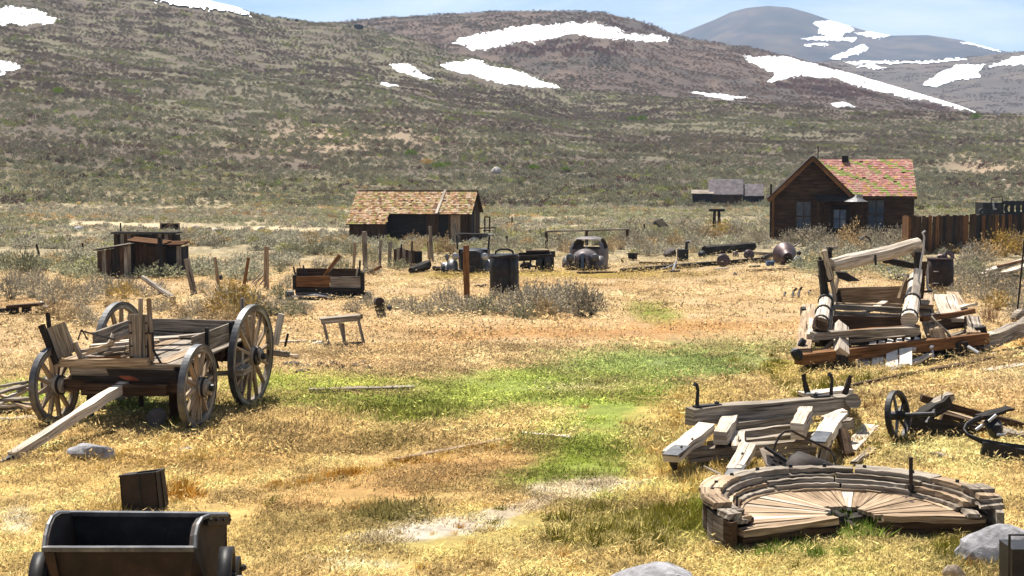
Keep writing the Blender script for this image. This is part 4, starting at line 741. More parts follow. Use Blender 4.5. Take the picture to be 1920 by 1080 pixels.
    MB().beam((.9,.98,1.0),(.9,.98,1.6),.05,.05).part('bed_stake','wood_grey',t)
    MB().rock((.1,-1.0,.66),(.2,.08,.06),3,1).part('rag','rust_red',t,label='red rusty scrap under the bed'); MB().rock((.35,-1.02,.52),(.1,.06,.05),4,1).part('rag','rust_red',t)
    bp(t,'prop','wood_dark',(-.6,-.7,.65),(-.68,-.72,.05),.1,.08,(0,1,0)); bp(t,'prop','wood_dark',(.05,-.6,.6),(.07,-.62,.2),.05,.05,(0,1,0)); bp(t,'prop','wood_brown',(.5,-.5,.65),(.52,-.5,.02),.12,.1,(0,1,0))
    m_ = t.matrix_basis
    return t
wg = wagon()
MB().rock(P(290,782,.15),(.15,.13,.16),11,2).thing('rock','rock_dark','grey stone in the shade under the wagon','rock')
# planks fallen in a heap left of the wagon
for i, (a, b, za, zb, w, m) in enumerate([((-20,728),(52,716),.3,.4,.14,'wood_grey'),((-25,742),(50,722),.28,.36,.12,'wood_grey'),((-10,760),(54,726),.15,.3,.12,'wood_pale'),((-30,752),(56,748),.18,.22,.14,'wood_grey'),((-25,764),(58,757),.12,.14,.12,'wood_pale'),((-30,772),(60,766),.05,.08,.15,'wood_grey'),((-10,735),(56,766),.25,.12,.1,'wood_tan'),((-30,788),(70,782),.03,.03,.12,'wood_pale')]):
    MB().beam(P(*a,za), P(*b,zb), w, .035, n=4, jit=.01).thing('loose_plank', m, ['topmost','second','third','fourth','fifth','sixth','crosswise','lowest and nearest'][i]+' grey plank of the heap left of the wagon', 'plank', 'planks heaped left of the wagon')
for a, b, z, w, m, l in [((580,732),(776,727),.05,.14,'wood_grey','long dark edged plank lying on the green right of the wagon'),((742,864),(945,826),.02,.09,'wood_tan','long plank sunk in gold grass across the middle'),((512,643),(592,639),.05,.1,'wood_pale','pale pole lying left of the little table'),((520,665),(560,668),.03,.1,'wood_pale','short pale stick right of the rear wagon wheel'),((155,772),(195,765),.03,.08,'wood_pale','short pale board lying under the wagon front'),((1590,846),(1634,800),.05,.2,'wood_pale','short bright board leaning by the hook sled right end')]:
    MB().beam(P(*a,z), P(*b,z), w, .06, n=6, jit=.006).thing('lying_plank', m, l, 'plank')
MB().rock(P(597,643,.06),(.14,.1,.05),2,2,.15).thing('shovel_blade','stone_white','white flat blade at the end of the pale pole','blade')
# ore cart
def ore_cart():
    t = thing('ore_cart', 'dark iron ore cart with curved open tub, nearest at lower left', 'cart', P(245,1290,0))
    YF, YB = 9.1, 9.75
    rp = [V(362,1029,YF),V(363,1005,YF+.06),V(367,985,YF+.13),V(375,972,YF+.2),V(388,967,YF+.27),V(425,966,YB),V(426,1030,YB),V(418,1180,YB),V(345,1180,YF+.12)]
    lp = [V(82,1030,YF),V(85,1006,YF+.06),V(90,985,YF+.13),V(97,970,YF+.2),V(108,963,YF+.3),V(130,962,YB),V(132,1030,YB),V(150,1180,YB),V(128,1180,YF+.12)]
    MB().poly(rp,(-.025,.0,0)).part('end_panel','rust',t); MB().poly(lp,(.025,0,0)).part('end_panel','rust',t)
    MB().poly([V(80,1031,YF),V(362,1031,YF),V(345,1200,YF+.14),V(128,1200,YF+.14)],(0,.025,0)).part('front_panel','rust',t)
    MB().poly([V(106,963,YB),V(425,966,YB),V(418,1200,YB),V(140,1200,YB)],(0,.025,0)).part('back_panel','iron',t); MB().poly([V(128,1190,YF+.14),V(345,1190,YF+.14),V(418,1190,YB),V(145,1190,YB)],(0,0,-.03)).part('floor_plate','iron',t)
    MB().beam(V(80,1029,YF-.015),V(364,1029,YF-.015),.05,.03).part('lip','steel_grey',t); MB().beam(V(104,962,YB),V(427,965,YB),.05,.03).part('back_rim','steel_grey',t)
    MB().tube([p+Vector((.012,0,0)) for p in rp[:6]],.016,6).part('end_rim','steel_grey',t); MB().tube([p for p in lp[:6]],.016,6).part('end_rim','steel_grey',t)
    bd = MB().beam(V(384,973,YF+.26)+Vector((.015,0,-.01)),V(426,972,YB)+Vector((.015,0,-.01)),.02,.07).part('rim_band','rust',t)
    for k in range(4): p = V(388,974,YF+.27).lerp(V(424,974,YB),k/3)+Vector((.03,-.01,0)); MB().rock(p,(.014,.014,.014),k,1,0).part('rivet','iron',bd)
    MB().beam(V(95,1035,YF-.02),V(118,1150,YF+.07),.05,.02,(0,1,0)).part('rib','rust',t)
    for a, c in ((V(425,1075,9.3),1),(V(78,1085,9.3),-1),(V(438,1090,10.0),1),(V(100,1090,10.0),-1)):
        c_ = a+Vector((.0,0,-.06)); w_ = MB().ring(c_,(1,.12,0),.2,.24,.09,40).part('wheel','iron',t,True); MB().lathe(c_,(1,.12,0),[(-.06,0),(-.06,.06),(.06,.06),(.06,0)],14).part('hub','iron',w_)
        for k in range(6):
            q = k*math.pi/3; d = Vector((0,math.cos(q),math.sin(q))); MB().beam(c_+d*.04,c_+d*.21,.03,.045,(1,0,0)).part('spoke','iron',w_)
    for Y in (9.3,10.0): MB().cyl(V(60,1100,Y),V(455,1085,Y) if Y < 9.5 else V(446,1098,Y),.025,n=8).part('axle','iron',t)
    MB().rock(V(456,1064,9.3),(.03,.03,.03),5,1,.1).part('axle_nut','iron',t)
ore_cart()
def can():
    p = P(272,962,0); Y = p.y; t = thing('rusty_box', 'open square rusty metal box in gold grass behind the ore cart', 'box', p)
    f0, f1, b0, b1 = V(229,962,Y), V(300,962,Y), V(245,950,Y+.32), V(318,945,Y+.32); h = .36; tl, tr, br, bl = V(224,893,Y), V(292,886,Y), V(308,880,Y+.3), V(240,888,Y+.3)
    for nm, q, o in (('side',[f0,f1,tr,tl],(0,.012,0)),('side',[f1,V(317,945,Y+.3),br,tr],(-.012,0,0)),('side',[V(245,950,Y+.3),V(317,945,Y+.3),br,bl],(0,-.012,0)),('side',[f0,V(245,950,Y+.3),bl,tl],(.012,0,0))): MB().poly(q,o).part(nm,'rust',t)
    m = MB(); [m.beam(a,b,.018,.018) for a, b in ((tl,tr),(tr,br),(br,bl),(bl,tl))]; m.part('rim','iron',t); m = MB(); m.beam(f0.lerp(f1,.52)+Vector((0,-.006,0)),tl.lerp(tr,.52)+Vector((0,-.006,0)),.02,.01,(0,1,0)); m.part('seam','iron',t); m = MB(); m.beam(f1.lerp(V(317,945,Y+.3),.5)+Vector((.008,-.006,0)),tr.lerp(br,.5)+Vector((.008,-.006,0)),.02,.01,(1,0,0)); m.part('seam','iron',t)
    MB().poly([tl,tl.lerp(tr,.42),bl.lerp(br,.3),bl],(0,0,.01)).part('folded_lid','rust',t)
can()
for px, py, s, m, l, sd in [(172,852,(.32,.18,.14),'rock_grey','flat grey rock in gold grass below the wagon tongue',3),(345,846,(.14,.1,.06),'rock_grey','small pale rock half hidden in grass below the wagon',4),(1218,1098,(.44,.4,.2),'rock_grey','large grey rock cut by the bottom edge',5),(1868,1034,(.4,.26,.22),'rock_grey','blocky bluish grey rock right of the round platform',9),(1790,1075,(.1,.08,.1),'rock_tan','small stone left of the dark box at lower right',7)]:
    MB().rock(P(px,py,s[2]*.4),s,sd,3,.16).thing('rock',m,l,'rock')
t = thing('metal_bin','dark metal bin in a wire frame at the lower right corner','bin',P(1915,1130,0)); Y = P(1915,1130,0).y
MB().poly([V(1898,1125,Y),V(1990,1125,Y),V(1990,1030,Y),V(1898,1030,Y)],(0,.3,0)).part('panel','iron',t); MB().tube([V(1890,1130,Y-.02),V(1893,1003,Y-.02),V(1990,1003,Y-.02)],.012,6).part('wire_frame','iron',t)
for i, (px, py, s) in enumerate([(548,683,.22),(575,687,.2),(566,696,.17),(600,684,.1),(618,685,.14),(625,682,.1),(668,686,.12),(682,681,.14),(690,690,.1),(640,690,.08)]):
    MB().rock(P(px,py,.02),(s,s*.8,.07),i,1,.3).thing('dung_clod','clod','%s dark clod on the dry ground right of the wagon' % ['leftmost large','second','low','small fourth','fifth','sixth','seventh','eighth','rightmost','small lone'][i],'clod','dark clods right of the wagon')
# little table / bench standing by itself
Y = P(645,650,0).y; t = thing('wooden_table','small weathered wooden table on splayed legs right of the wagon','table',V(645,650,Y))
tp = [V(601,598,Y-.1),V(676,591,Y-.1),V(672,588,Y+.4),V(598,595,Y+.4)]; MB().poly(tp,(0,0,-.035)).part('table_top','wood_grey',t); a, b = V(602,604,Y-.08), V(676,597,Y-.08); MB().beam(a,b,.03,.09).part('apron','wood_grey',t); MB().beam(a+Vector((0,.42,0)),b+Vector((0,.42,0)),.03,.09).part('apron','wood_grey',t)
for (p1, p2, dy) in (((607,606),(617,650),0),((637,606),(648,649),0),((672,600),(683,647),0),((643,606),(646,640),.4)): MB().beam(V(*p1,Y+dy-.05),V(*p2,Y+dy-.1),.055,.045,(0,1,0)).part('leg','wood_grey',t)
MB().beam(V(650,645,Y),V(682,643,Y),.05,.06).part('stretcher','wood_grey',t)
# low bench with dark timber at left edge
Y = P(45,590,0).y; t = thing('low_bench','dark low timber bench at the left edge beyond the wagon','bench',V(45,590,Y)); MB().beam(V(15,575,Y),V(80,570,Y),.3,.07).part('seat','wood_brown',t); MB().beam(V(26,590,Y),V(26,576,Y),.2,.15,(0,1,0)).part('leg','wood_dark',t); MB().beam(V(50,588,Y),V(50,574,Y),.2,.15,(0,1,0)).part('leg','wood_dark',t)
MB().beam(P(-40,585,.1),P(22,581,.12),.2,.1).thing('dark_timber','wood_dark','dark timber lying at the left edge beside the low bench','timber'); MB().beam(P(77,566,.2),P(88,577,.1),.1,.03).thing('board_scrap','wood_pale','pale board scrap at the low bench right end','board')
# ================================================================ OLD CARS, BOILER AND JUNK ON THE FLAT
def sled_cart():
    p = P(620,562,0); Y = p.y; t = thing('flat_cart','low cart body of orange and grey boards on a wrecked undercarriage','cart',p); Q = lambda x, y, k=0: V(x, y, Y+k)
    MB().poly([Q(555,541),Q(618,540),Q(618,517),Q(555,519)],(0,.04,0)).part('side_board','wood_orange',t,label='orange side board'); MB().poly([Q(619,541),Q(676,541),Q(676,519),Q(619,519)],(0,.04,0)).part('side_board','wood_grey',t,label='grey side board')
    MB().beam(Q(556,516,.9),Q(676,517,.9),.04,.4).part('side_board','wood_brown',t); MB().poly([Q(556,538),Q(676,540),Q(676,536,.95),Q(556,534,.95)],(0,0,-.03)).part('floor','wood_dark',t); MB().box(Q(552,530)+Vector((0,.1,0)),(.1,.2,.4)).part('end_post','wood_dark',t); MB().box(Q(679,528)+Vector((0,.1,0)),(.1,.2,.5)).part('end_post','wood_dark',t)
    MB().beam(Q(554,545),Q(682,546),.1,.16).part('sill','wood_dark',t); MB().beam(Q(556,550,.8),Q(680,550,.8),.1,.14).part('sill','wood_dark',t)
    for x in (562,600,640,672): MB().beam(Q(x,550,-.1),Q(x,550,1.0),.1,.12).part('cross_beam','wood_dark',t)
    MB().tube([Q(555,551,-.2),Q(600,551,-.2),Q(640,557,-.25),Q(690,560,-.2)],.035,6).part('rod','iron',t); MB().tube([Q(548,556,-.1),Q(590,553,-.25),Q(650,561,-.2)],.03,6).part('rod','tin_pale',t)
    for x, y in ((543,553),(688,556)): MB().ring(Q(x,y),(1,.4,0),.02,.13,.2,16).part('wheel_hub','iron',t)
    for x, y in ((612,560),(660,552),(640,545)): MB().ring(Q(x,y,.3),(1,.3,0),.05,.12,.06,14).part('bracket','iron',t)
    for a, b, w, m in (((555,519),(550,500),.04,'iron'),((564,519),(562,492),.02,'iron'),((571,518),(569,497),.04,'iron'),((577,518),(572,505),.03,'iron'),((608,517),(637,478),.09,'wood_orange'),((611,517),(640,480),.05,'wood_grey'),((674,520),(675,488),.05,'iron'),((668,518),(671,500),.04,'wood_pale')): MB().beam(Q(*a,.2),Q(*b,.2),w,w).part('upright',m,t)
sled_cart()
t = thing('tin_stump','short rusty tin stump with a flange right of the flat cart','stump',P(710,567,0)); MB().cyl(P(708,566,0),P(712,566,.36),.13,.11,10,2,.06).part('barrel','rust',t); MB().box(P(714,566,.3),(.14,.1,.12)).part('flange','iron',t)
MB().rock(P(730,578,.08),(.1,.1,.1),3,1).thing('coal_lump','rock_dark','black lump below the tin stump','lump')
def boiler():
    p = P(946,552,0); Y = p.y; t = thing('riveted_boiler','tall rusty black boiler with handle hoop standing left of the sagebrush','boiler',p); r = .43; c = p+Vector((0,r,0)); hz = V(0,478,Y).z
    MB().cyl(c+Vector((0,0,-.1)),c+Vector((-.02,0,hz)),r,r*.98,24,3,.004).part('shell','iron',t,True); MB().cyl(c+Vector((-.02,0,hz-.02)),c+Vector((-.02,0,hz+.01)),r*.95,r*.93,24).part('lid','iron',t)
    for z in (.1,.62,hz-.08): MB().ring(c+Vector((-.01,0,z)),(0,0,1),r*.97,r+.012,.05,24).part('band','rust',t)
    MB().beam(c+Vector((.18,-.42,0)),c+Vector((.18,-.42,hz)),.05,.03,(0,1,0)).part('seam','iron',t)
    MB().tube([V(928,480,Y+.3),V(930,471,Y+.3),V(938,467.5,Y+.3),V(952,467.5,Y+.3),V(961,471,Y+.3),V(963,480,Y+.3)],.035,6).part('hoop','iron',t)
    m = MB(); [m.rock(c+Vector((r*math.cos(a)*1.01,r*math.sin(a)*1.01,z)),(.016,.016,.016),k,1,0) for z in (.14,hz-.12) for k, a in enumerate(np.linspace(-3.1,-.05,14))]; q = m.part('rivets','iron',t); q['kind'] = 'stuff'
boiler()
def car_shell(name, label, px0, py0, rz, topless):
    p = P(px0,py0,0); t = thing(name,label,'car',p,rz,world=False)
    if not topless:      # rounded sedan front, local: x right, y back, sunk to the sills
        sec = []   # hood sections: y, half width, z low, z top
        for y, w, z0, z1 in ((-.02,.14,.15,.5),(.0,.24,.1,.62),(.25,.34,.08,.68),(.7,.46,.08,.72),(1.0,.56,.05,.74)):
            sec.append([(w*math.cos(a), y, z0+(z1-z0)*max(0,math.sin(a))**.6) for a in np.linspace(math.pi,0,15)])
        MB().loft(sec).part('hood','car_paint',t,True)
        cab = []
        for z, w, y0, y1 in ((.0,.66,.95,3.0),(.35,.7,.95,3.05),(.72,.68,.95,3.0),(.95,.6,1.08,2.8),(1.08,.5,1.2,2.6),(1.14,.3,1.4,2.3)):
            cab.append([(w*abs(math.cos(a))**.45*(1 if math.cos(a) >= 0 else -1), (y0+y1)/2+(y1-y0)/2*abs(math.sin(a))**.5*(1 if math.sin(a) >= 0 else -1), z) for a in np.linspace(0,2*math.pi,33)[:-1]])
        mb = MB(); n = 32; base = len(mb.v)
        for cu in cab: mb.v += [Vector(q) for q in cu]
        for i in range(5):
            for j in range(n):
                j2 = (j+1)%n; q = [mb.v[i*n+j], mb.v[i*n+j2]]; mx_ = (q[0]+q[1])/2
                hole = i in (2,3) and ((mx_.y < 1.4 and abs(mx_.x) < .5) or (abs(mx_.x) > .5 and 1.35 < mx_.y < 2.5) or (mx_.y > 2.6 and abs(mx_.x) < .35))
                if not hole: mb.face((i*n+j,i*n+j2,(i+1)*n+j2,(i+1)*n+j))
        mb.face([5*n+j for j in range(n)]); mb.part('cabin','car_paint',t,True)
        MB().beam((0,1.02,.72),(0,1.26,1.08),.03,.03).part('windshield_post','car_paint',t)
        for s in (-1,1):
            MB().lathe((s*.6,.35,.16),(1,0,0),[(-.16,.0),(-.16,.26),(-.06,.36),(.08,.36),(.16,.28),(.16,0)],20,-.2,math.pi+.2).part('fender','car_paint',t,True); MB().lathe((s*.46,.05,.46),(0,-1,.0),[(-.22,.02),(-.1,.12),(.02,.15),(.05,.13),(.045,0)],16).part('headlight','steel_grey',t,True)
        MB().beam((0,-.04,.1),(0,-.01,.62),.1,.05,(0,1,0)).part('grille','blue_paint',t); m = MB(); [m.beam((x,-.0+abs(x)*.3,.12),(x,.02+abs(x)*.3,.52),.03,.03,(0,1,0)) for x in (-.26,-.19,-.12,.12,.19,.26)]; m.part('grille_bars','iron',t); MB().box((0,.15,.06),(1.2,.12,.1)).part('bumper_bar','wood_brown',t); MB().box((0,1.6,.25),(1.1,1.2,.3)).part('interior','dark_inside',t)
    else:                # open roadster: square cowl, windshield frame, round fenders
        sec = []
        for y, w, z0, z1 in ((0,.3,.15,.72),(.05,.36,.1,.78),(.6,.42,.1,.82),(1.0,.52,.08,.86)):
            sec.append([(w*abs(math.cos(a))**.6*(1 if math.cos(a) >= 0 else -1), y, z0+(z1-z0)*max(0,math.sin(a))**.5) for a in np.linspace(math.pi,0,15)])
        MB().loft(sec).part('hood','iron',t,True); MB().poly([(-.34,-.01,.1),(.34,-.01,.1),(.36,-.01,.72),(.2,-.01,.8),(-.2,-.01,.8),(-.36,-.01,.72)],(0,.05,0)).part('radiator','iron',t); MB().box((0,1.5,.45),(1.04,1.1,.7)).part('body','iron',t)
        MB().tube([(-.56,1.0,.8),(-.6,1.05,1.3),(-.5,1.06,1.36),(.5,1.06,1.34),(.58,1.05,1.28),(.54,1.0,.8)],.035,6).part('windshield_frame','iron',t)
        for s in (-1,1):
            MB().lathe((s*.66,.2,.12),(1,0,0),[(-.17,0),(-.17,.3),(-.06,.38),(.08,.38),(.17,.3),(.17,0)],20,-.1,math.pi+.1).part('fender','steel_grey',t,True); MB().lathe((s*.52,.0,.6),(0,-1,0),[(-.2,.02),(-.08,.1),(.03,.13),(.03,0)],14).part('headlight','tin_pale',t,True)
        MB().cyl((-.95,.1,.1),(.95,.1,.1),.05,n=8).part('axle','iron',t); MB().ring((-.98,.1,.14),(1,.2,0),.08,.2,.12,18).part('wheel','rubber',t); MB().rock((-.85,.2,.55),(.09,.09,.16),3,1,.1).part('lamp','steel_grey',t)
    EXCL.append((p.x, p.y+1.2, 1.8)); return t
car_shell('car_wreck','rounded grey sedan wreck with empty windshield facing the camera',1092,507,math.radians(-10),False); car_shell('car_wreck','open black roadster wreck with bare windshield frame left of the boiler',882,513,math.radians(-4),True)
p = P(1010,508,0); Y = p.y; t = thing('truck_chassis','bare black truck chassis with twin wheels between the two car wrecks','chassis',p)
for y, k, w in ((474,.2,.12),(479,-.2,.1),(484,.4,.1)): MB().beam(V(972,y+3,Y+k),V(1041 if y < 480 else 1034,y,Y+k),.1,w).part('frame_rail','wood_dark' if y < 480 else 'iron',t)
MB().beam(V(986,471,Y+.1),V(1030,470,Y+.1),.4,.06).part('deck_board','wood_brown',t)
for x, y, r in ((1016,493,.3),(1030,492,.34)): w_ = MB().ring(V(x,y,Y),(1,-.35,0),r*.5,r,.16,22).part('wheel','rubber',t); MB().lathe(V(x,y,Y),(1,-.35,0),[(-.03,0),(-.03,r*.5),(.03,r*.5),(.03,0)],16).part('rim','steel_grey',w_)
for x in (980,992,1004): MB().beam(V(x,505,Y),V(x+4,483,Y),.07,.07).part('prop','iron',t)
MB().rock(V(985,497,Y+.1),(.25,.2,.14),4,2).part('engine','rust',t); MB().cyl(V(975,500,Y),V(1030,498,Y),.04,n=6).part('axle','iron',t)
# hitching rail
p = P(1024,466,0); Y = p.y; t = thing('hitching_rail','long grey hitching rail on three posts behind the sedan wreck','rail',p); MB().cyl(V(1022,434,Y),V(1180,430,Y+1),.045,n=8,rings=6,jit=.05).part('rail','wood_grey',t)
for a, b in (((1025,466),(1024,434)),((1100,460),(1100,432)),((1177,458),(1176,430))): MB().cyl(V(*a,Y+.3),V(*b,Y+.3),.075,.07,8,3,.06).part('post','wood_brown',t)
MB().cyl(V(1180,431,Y+.3),V(1206,466,Y),.035,n=6).part('brace','wood_grey',t)
# crate, oven debris, sawhorse by barn
p = P(762,502,0); Y = p.y; t = thing('wooden_crate','weathered grey wooden crate with broken peaked side below the barn','crate',p)
for i in range(7): x = 738+i*5.6; MB().beam(V(x+2.8,502,Y),V(x+2.8,(467-3*math.sin(i*.9)) if i < 6 else 472,Y),.105,.03,(0,1,0)).part('slat','wood_grey' if i%2 else 'wood_brown',t)
for i in range(4): MB().beam(V(780+i*3,500,Y+.15*i),V(780+i*3,471,Y+.15*i),.1,.03,(0,1,0)).part('slat','wood_dark',t)
MB().poly([V(738,502,Y+.5),V(778,502,Y+.5),V(778,470,Y+.5),V(738,470,Y+.5)],(0,.03,0)).part('back','wood_dark',t); [MB().beam(V(x,475,Y),V(x+1,y,Y),.05,.05).part('stake','wood_dark',t) for x, y in ((752,458),(772,452))]
p = P(908,440,0); Y = p.y; t = thing('sawhorse_rig','small brown wooden frame rig beside the barn gable','frame',p)
for a, b in (((909,440),(909,406)),((918,441),(918,406)),((908,407),(919,407)),((888,428),(930,427)),((897,438),(897,429)),((928,438),(928,428)),((906,432),(930,433))): MB().beam(V(*a,Y),V(*b,Y),.09,.07).part('bar','wood_brown',t)
p = P(905,452,0); t = thing('wheelbarrow_tub','pale grey tub lying in brush beside the barn gable','tub',p); MB().lathe(p+Vector((.2,0,.05)),(0,0,1),[(0,.05),(.05,.4),(.3,.6),(.33,.58),(.1,.3)],14).part('bowl','steel_grey',t,True)
MB().rock(P(888,452,.15),(.4,.3,.22),8,2).thing('scrap_heap','rock_dark','dark scrap heap at the barn right foot','scrap')
def jd(name, mat, mb, label, cat, **k): return mb.thing(name, mat, label, cat, **k)
jd('dark_log','wood_dark',MB().cyl(P(770,507,.12),P(800,497,.22),.1,.2,8,3,.12),'charred log left of the roadster wreck','log'); jd('fender_scrap','tin_pale',MB().lathe(P(834,505,.1),(1,.3,0),[(-.12,.1),(-.1,.24),(.1,.24),(.12,.1)],14,0,math.pi),'pale curved fender scrap left of the roadster','scrap'); jd('wire_heap','rust',MB().rock(P(820,503,.1),(.22,.2,.12),12,2,.4),'rusty tangled heap between the charred log and fender scrap','scrap')
jd('plank_scrap','wood_orange',MB().beam(P(690,512,.04),P(714,500,.3),.12,.06),'short orange plank propped below the barn posts','plank'); jd('dark_plank','wood_dark',MB().beam(P(676,510,.06),P(700,505,.08),.2,.08),'dark plank lying left of the orange plank scrap','plank'); jd('chain_scrap','iron',MB().tube([P(890,537,.03),P(896,535,.03),P(902,537,.03),P(908,534,.03),P(914,535,.03)],.035,6),'short rusty chain lying beside the orange post','chain')
# pots, tank with pipe, discs, cone, beams
t = thing('iron_pot','round black iron pot right of the hitching rail','pot',P(1187,489,0)); c = P(1187,489,0)+Vector((0,.2,0)); MB().lathe(c,(0,0,1),[(0,.12),(.05,.18),(.28,.2),(.3,.22),(.28,.19),(.08,.15)],16).part('bowl','iron',t,True); MB().ring(c+Vector((0,0,.28)),(0,0,1),.19,.225,.03,16).part('rim','iron',t)
jd('small_can','iron',MB().cyl(P(1167,487,0),P(1167,487,.14),.06,n=10),'tiny dark can left of the iron pot','can')
t = thing('pump_tank','black square tank with bent pipe on top','tank',P(1281,490,0)); c = P(1281,490,0); MB().box(c+Vector((0,.2,.23)),(.42,.4,.5)).part('tank','iron',t); MB().tube([c+Vector((.14,.2,.45)),c+Vector((.16,.2,.66)),c+Vector((.15,.2,.76)),c+Vector((.26,.2,.78))],.06,8).part('pipe','iron',t); MB().cyl(c+Vector((.24,.2,.78)),c+Vector((.32,.2,.78)),.03,n=8).part('spout','tin_pale',t)
for px, py, r, l in ((1356,488,.25,'round black wheel disc, left one of two beside the log'),(1404,478,.22,'round dark wheel disc touching a pale timber')): MB().lathe(P(px,py,r),(.25,-1,.2),[(-.1,0),(-.1,r*.5),(-.02,r),(.05,r),(.06,r*.4),(.06,0)],20).thing('wheel_disc','cone_rust',l,'disc',smooth=True)
jd('timber_log','wood_dark',MB().cyl(P(1321,470,.2),P(1412,462,.3),.22,.2,8,6,.1),'long dark log behind the two wheel discs','log'); jd('pale_timber','wood_tan',MB().beam(P(1408,474,.25),P(1442,476,.2),.2,.12),'pale timber right of the dark wheel discs','timber'); jd('timber_block','wood_dark',MB().beam(P(1428,487,.1),P(1446,478,.1),.12,.22),'dark block below the pale timber','block')
jd('long_beam','wood_dark',MB().beam(P(1166,508,.06),P(1432,486,.12),.2,.16,n=6,jit=.01),'very long dark beam lying across the junk line','beam'); jd('short_beam','wood_brown',MB().beam(P(1199,493,.05),P(1262,494,.06),.2,.1),'short brown beam left of the pump tank','beam'); jd('front_beam','wood_tan',MB().cyl(P(1401,508,.05),P(1480,504,.06),.07,.06,8,5,.08),'thin pole lying in front of the big cone','pole'); jd('rail_beam','wood_brown',MB().beam(P(1420,490,.08),P(1560,486,.1),.15,.12),'brown beam running behind the big cone','beam'); jd('low_board','wood_brown',MB().beam(P(1083,511,.03),P(1156,510,.03),.3,.05),'low board in front of the sedan wreck','board')
t = thing('blue_tub','small blue enamel tub left of the big cone','tub',P(1444,500,0)); MB().lathe(P(1444,499,.0),(0,0,1),[(0,.14),(.2,.18),(.2,.16),(.03,.12)],14).part('bowl','blue_paint',t,True)
def cone():
    p = P(1475,502,0); Y = p.y; t = thing('iron_cone','big shiny dark iron cone lying on its side','cone',p); c = V(1473,479,Y+.3); ax = Vector((.05,-.95,-.22))
    MB().lathe(c,ax,[(-.3,.02),(-.28,.44),(-.2,.45),(.1,.3),(.3,.2),(.34,.2),(.34,.13),(.1,.12)],28).part('bell','cone_rust',t,True); MB().lathe(c+ax*.3+Vector((0,0,-.0)),ax,[(0,.14),(.08,.13),(.08,.08),(0,.07)],16).part('nozzle','rust',t); MB().lathe(V(1495,492,Y+.05),(.5,-.8,.1),[(0,.0),(.02,.24),(.05,.24),(.05,0)],20).part('plate','tin_pale',t)
cone()
MB().rock(P(1497,474,.35),(.12,.1,.1),31,2).thing('iron_lump','iron','iron lump behind the big cone','scrap')
for i, (a, b, r, m, l) in enumerate([((1238,507),(1262,497),.04,'steel_grey','thin grey pipe scrap in front of the long beam'),((1243,509),(1275,508),.05,'iron','black pipe scrap below the long beam'),((1262,507),(1268,490),.06,'tin_pale','pale upright scrap leaning on the long beam'),((1340,505),(1365,503),.07,'stone_white','pale bone like scrap below the left disc'),((1405,500),(1425,499),.06,'iron','black rod scrap left of the blue tub'),((1480,467),(1500,455),.05,'iron','dark bar sticking up behind the cone'),((1515,462),(1550,459),.06,'wood_grey','grey bar in brush before the house'),((1560,463),(1600,458),.07,'wood_dark','dark pole in brush before the house door'),((1545,470),(1530,462),.05,'iron','little dark bar right of the cone')]):
    MB().cyl(P(*a,.06),V(*b,P(*a,.06).y+.2),r*.7,r*.6,7,3,.1).thing('scrap_bar',m,l,'scrap')
for px, py, s, m, l in [(1228,455,.12,'stone_white','white stone in brush behind the pump tank'),(1266,450,.14,'stone_white','white rock left of the pump tank pipe'),(1242,470,.12,'rock_tan','pale stone left of the dark scrap lump'),(1256,475,.28,'rust','dark scrap lump left of the pump tank'),(1315,478,.2,'iron','black lump right of the pump tank'),(1379,478,.16,'cone_rust','reddish lump between the two wheel discs'),(1340,470,.1,'wood_dark','dark chunk by the left disc'),(1378,514,.08,'rock_dark','small black stone in front of the beams')]: MB().rock(P(px,py,s*.5),(s,s,s),int(px),2).thing('scrap_lump',m,l,'scrap')
p = P(1238,432,0); t = thing('tilted_box','dark broken box tilted on its corner in the sagebrush','box',p); Y = p.y; MB().poly([V(1220,430,Y),V(1228,415,Y),V(1240,410,Y),V(1254,424,Y),V(1250,431,Y),V(1238,426,Y)],(0,.8,0)).part('panel','wood_dark',t); MB().poly([V(1228,415,Y-.1),V(1242,409,Y-.1),V(1252,426,Y-.1),V(1246,430,Y-.1)],(0,.05,0)).part('lid','wood_grey',t)
p = P(1343,432,0); t = thing('stilt_stand','thin legged dark stand in sagebrush left of the house','stand',p); Y = p.y
for a, b in (((1337,430),(1339,393)),((1350,432),(1349,393)),((1340,431),(1341,393)),((1347,431),(1347,393))): MB().cyl(V(*a,Y),V(*b,Y),.06,n=6).part('leg','wood_dark',t)
MB().box(V(1344,394,Y),(.95,.5,.15)).part('top','wood_dark',t)
p = P(1618,470,0); t = thing('wheel_rake','dark wheeled rake half hidden in brush before the house','rake',p); Y = p.y; MB().ring(V(1622,458,Y),(.6,-1,0),.33,.38,.06,20).part('wheel','iron',t); MB().beam(V(1605,444,Y),V(1636,456,Y),.12,.06).part('bar','wood_grey',t); MB().beam(V(1608,460,Y),V(1660,466,Y),.1,.1).part('bar','wood_brown',t)
MB().cyl(P(1590,465,.15),P(1512,466,.15),.09,.07,8,4,.1).thing('brush_pole','wood_grey','grey pole lying in brush before the house','pole')
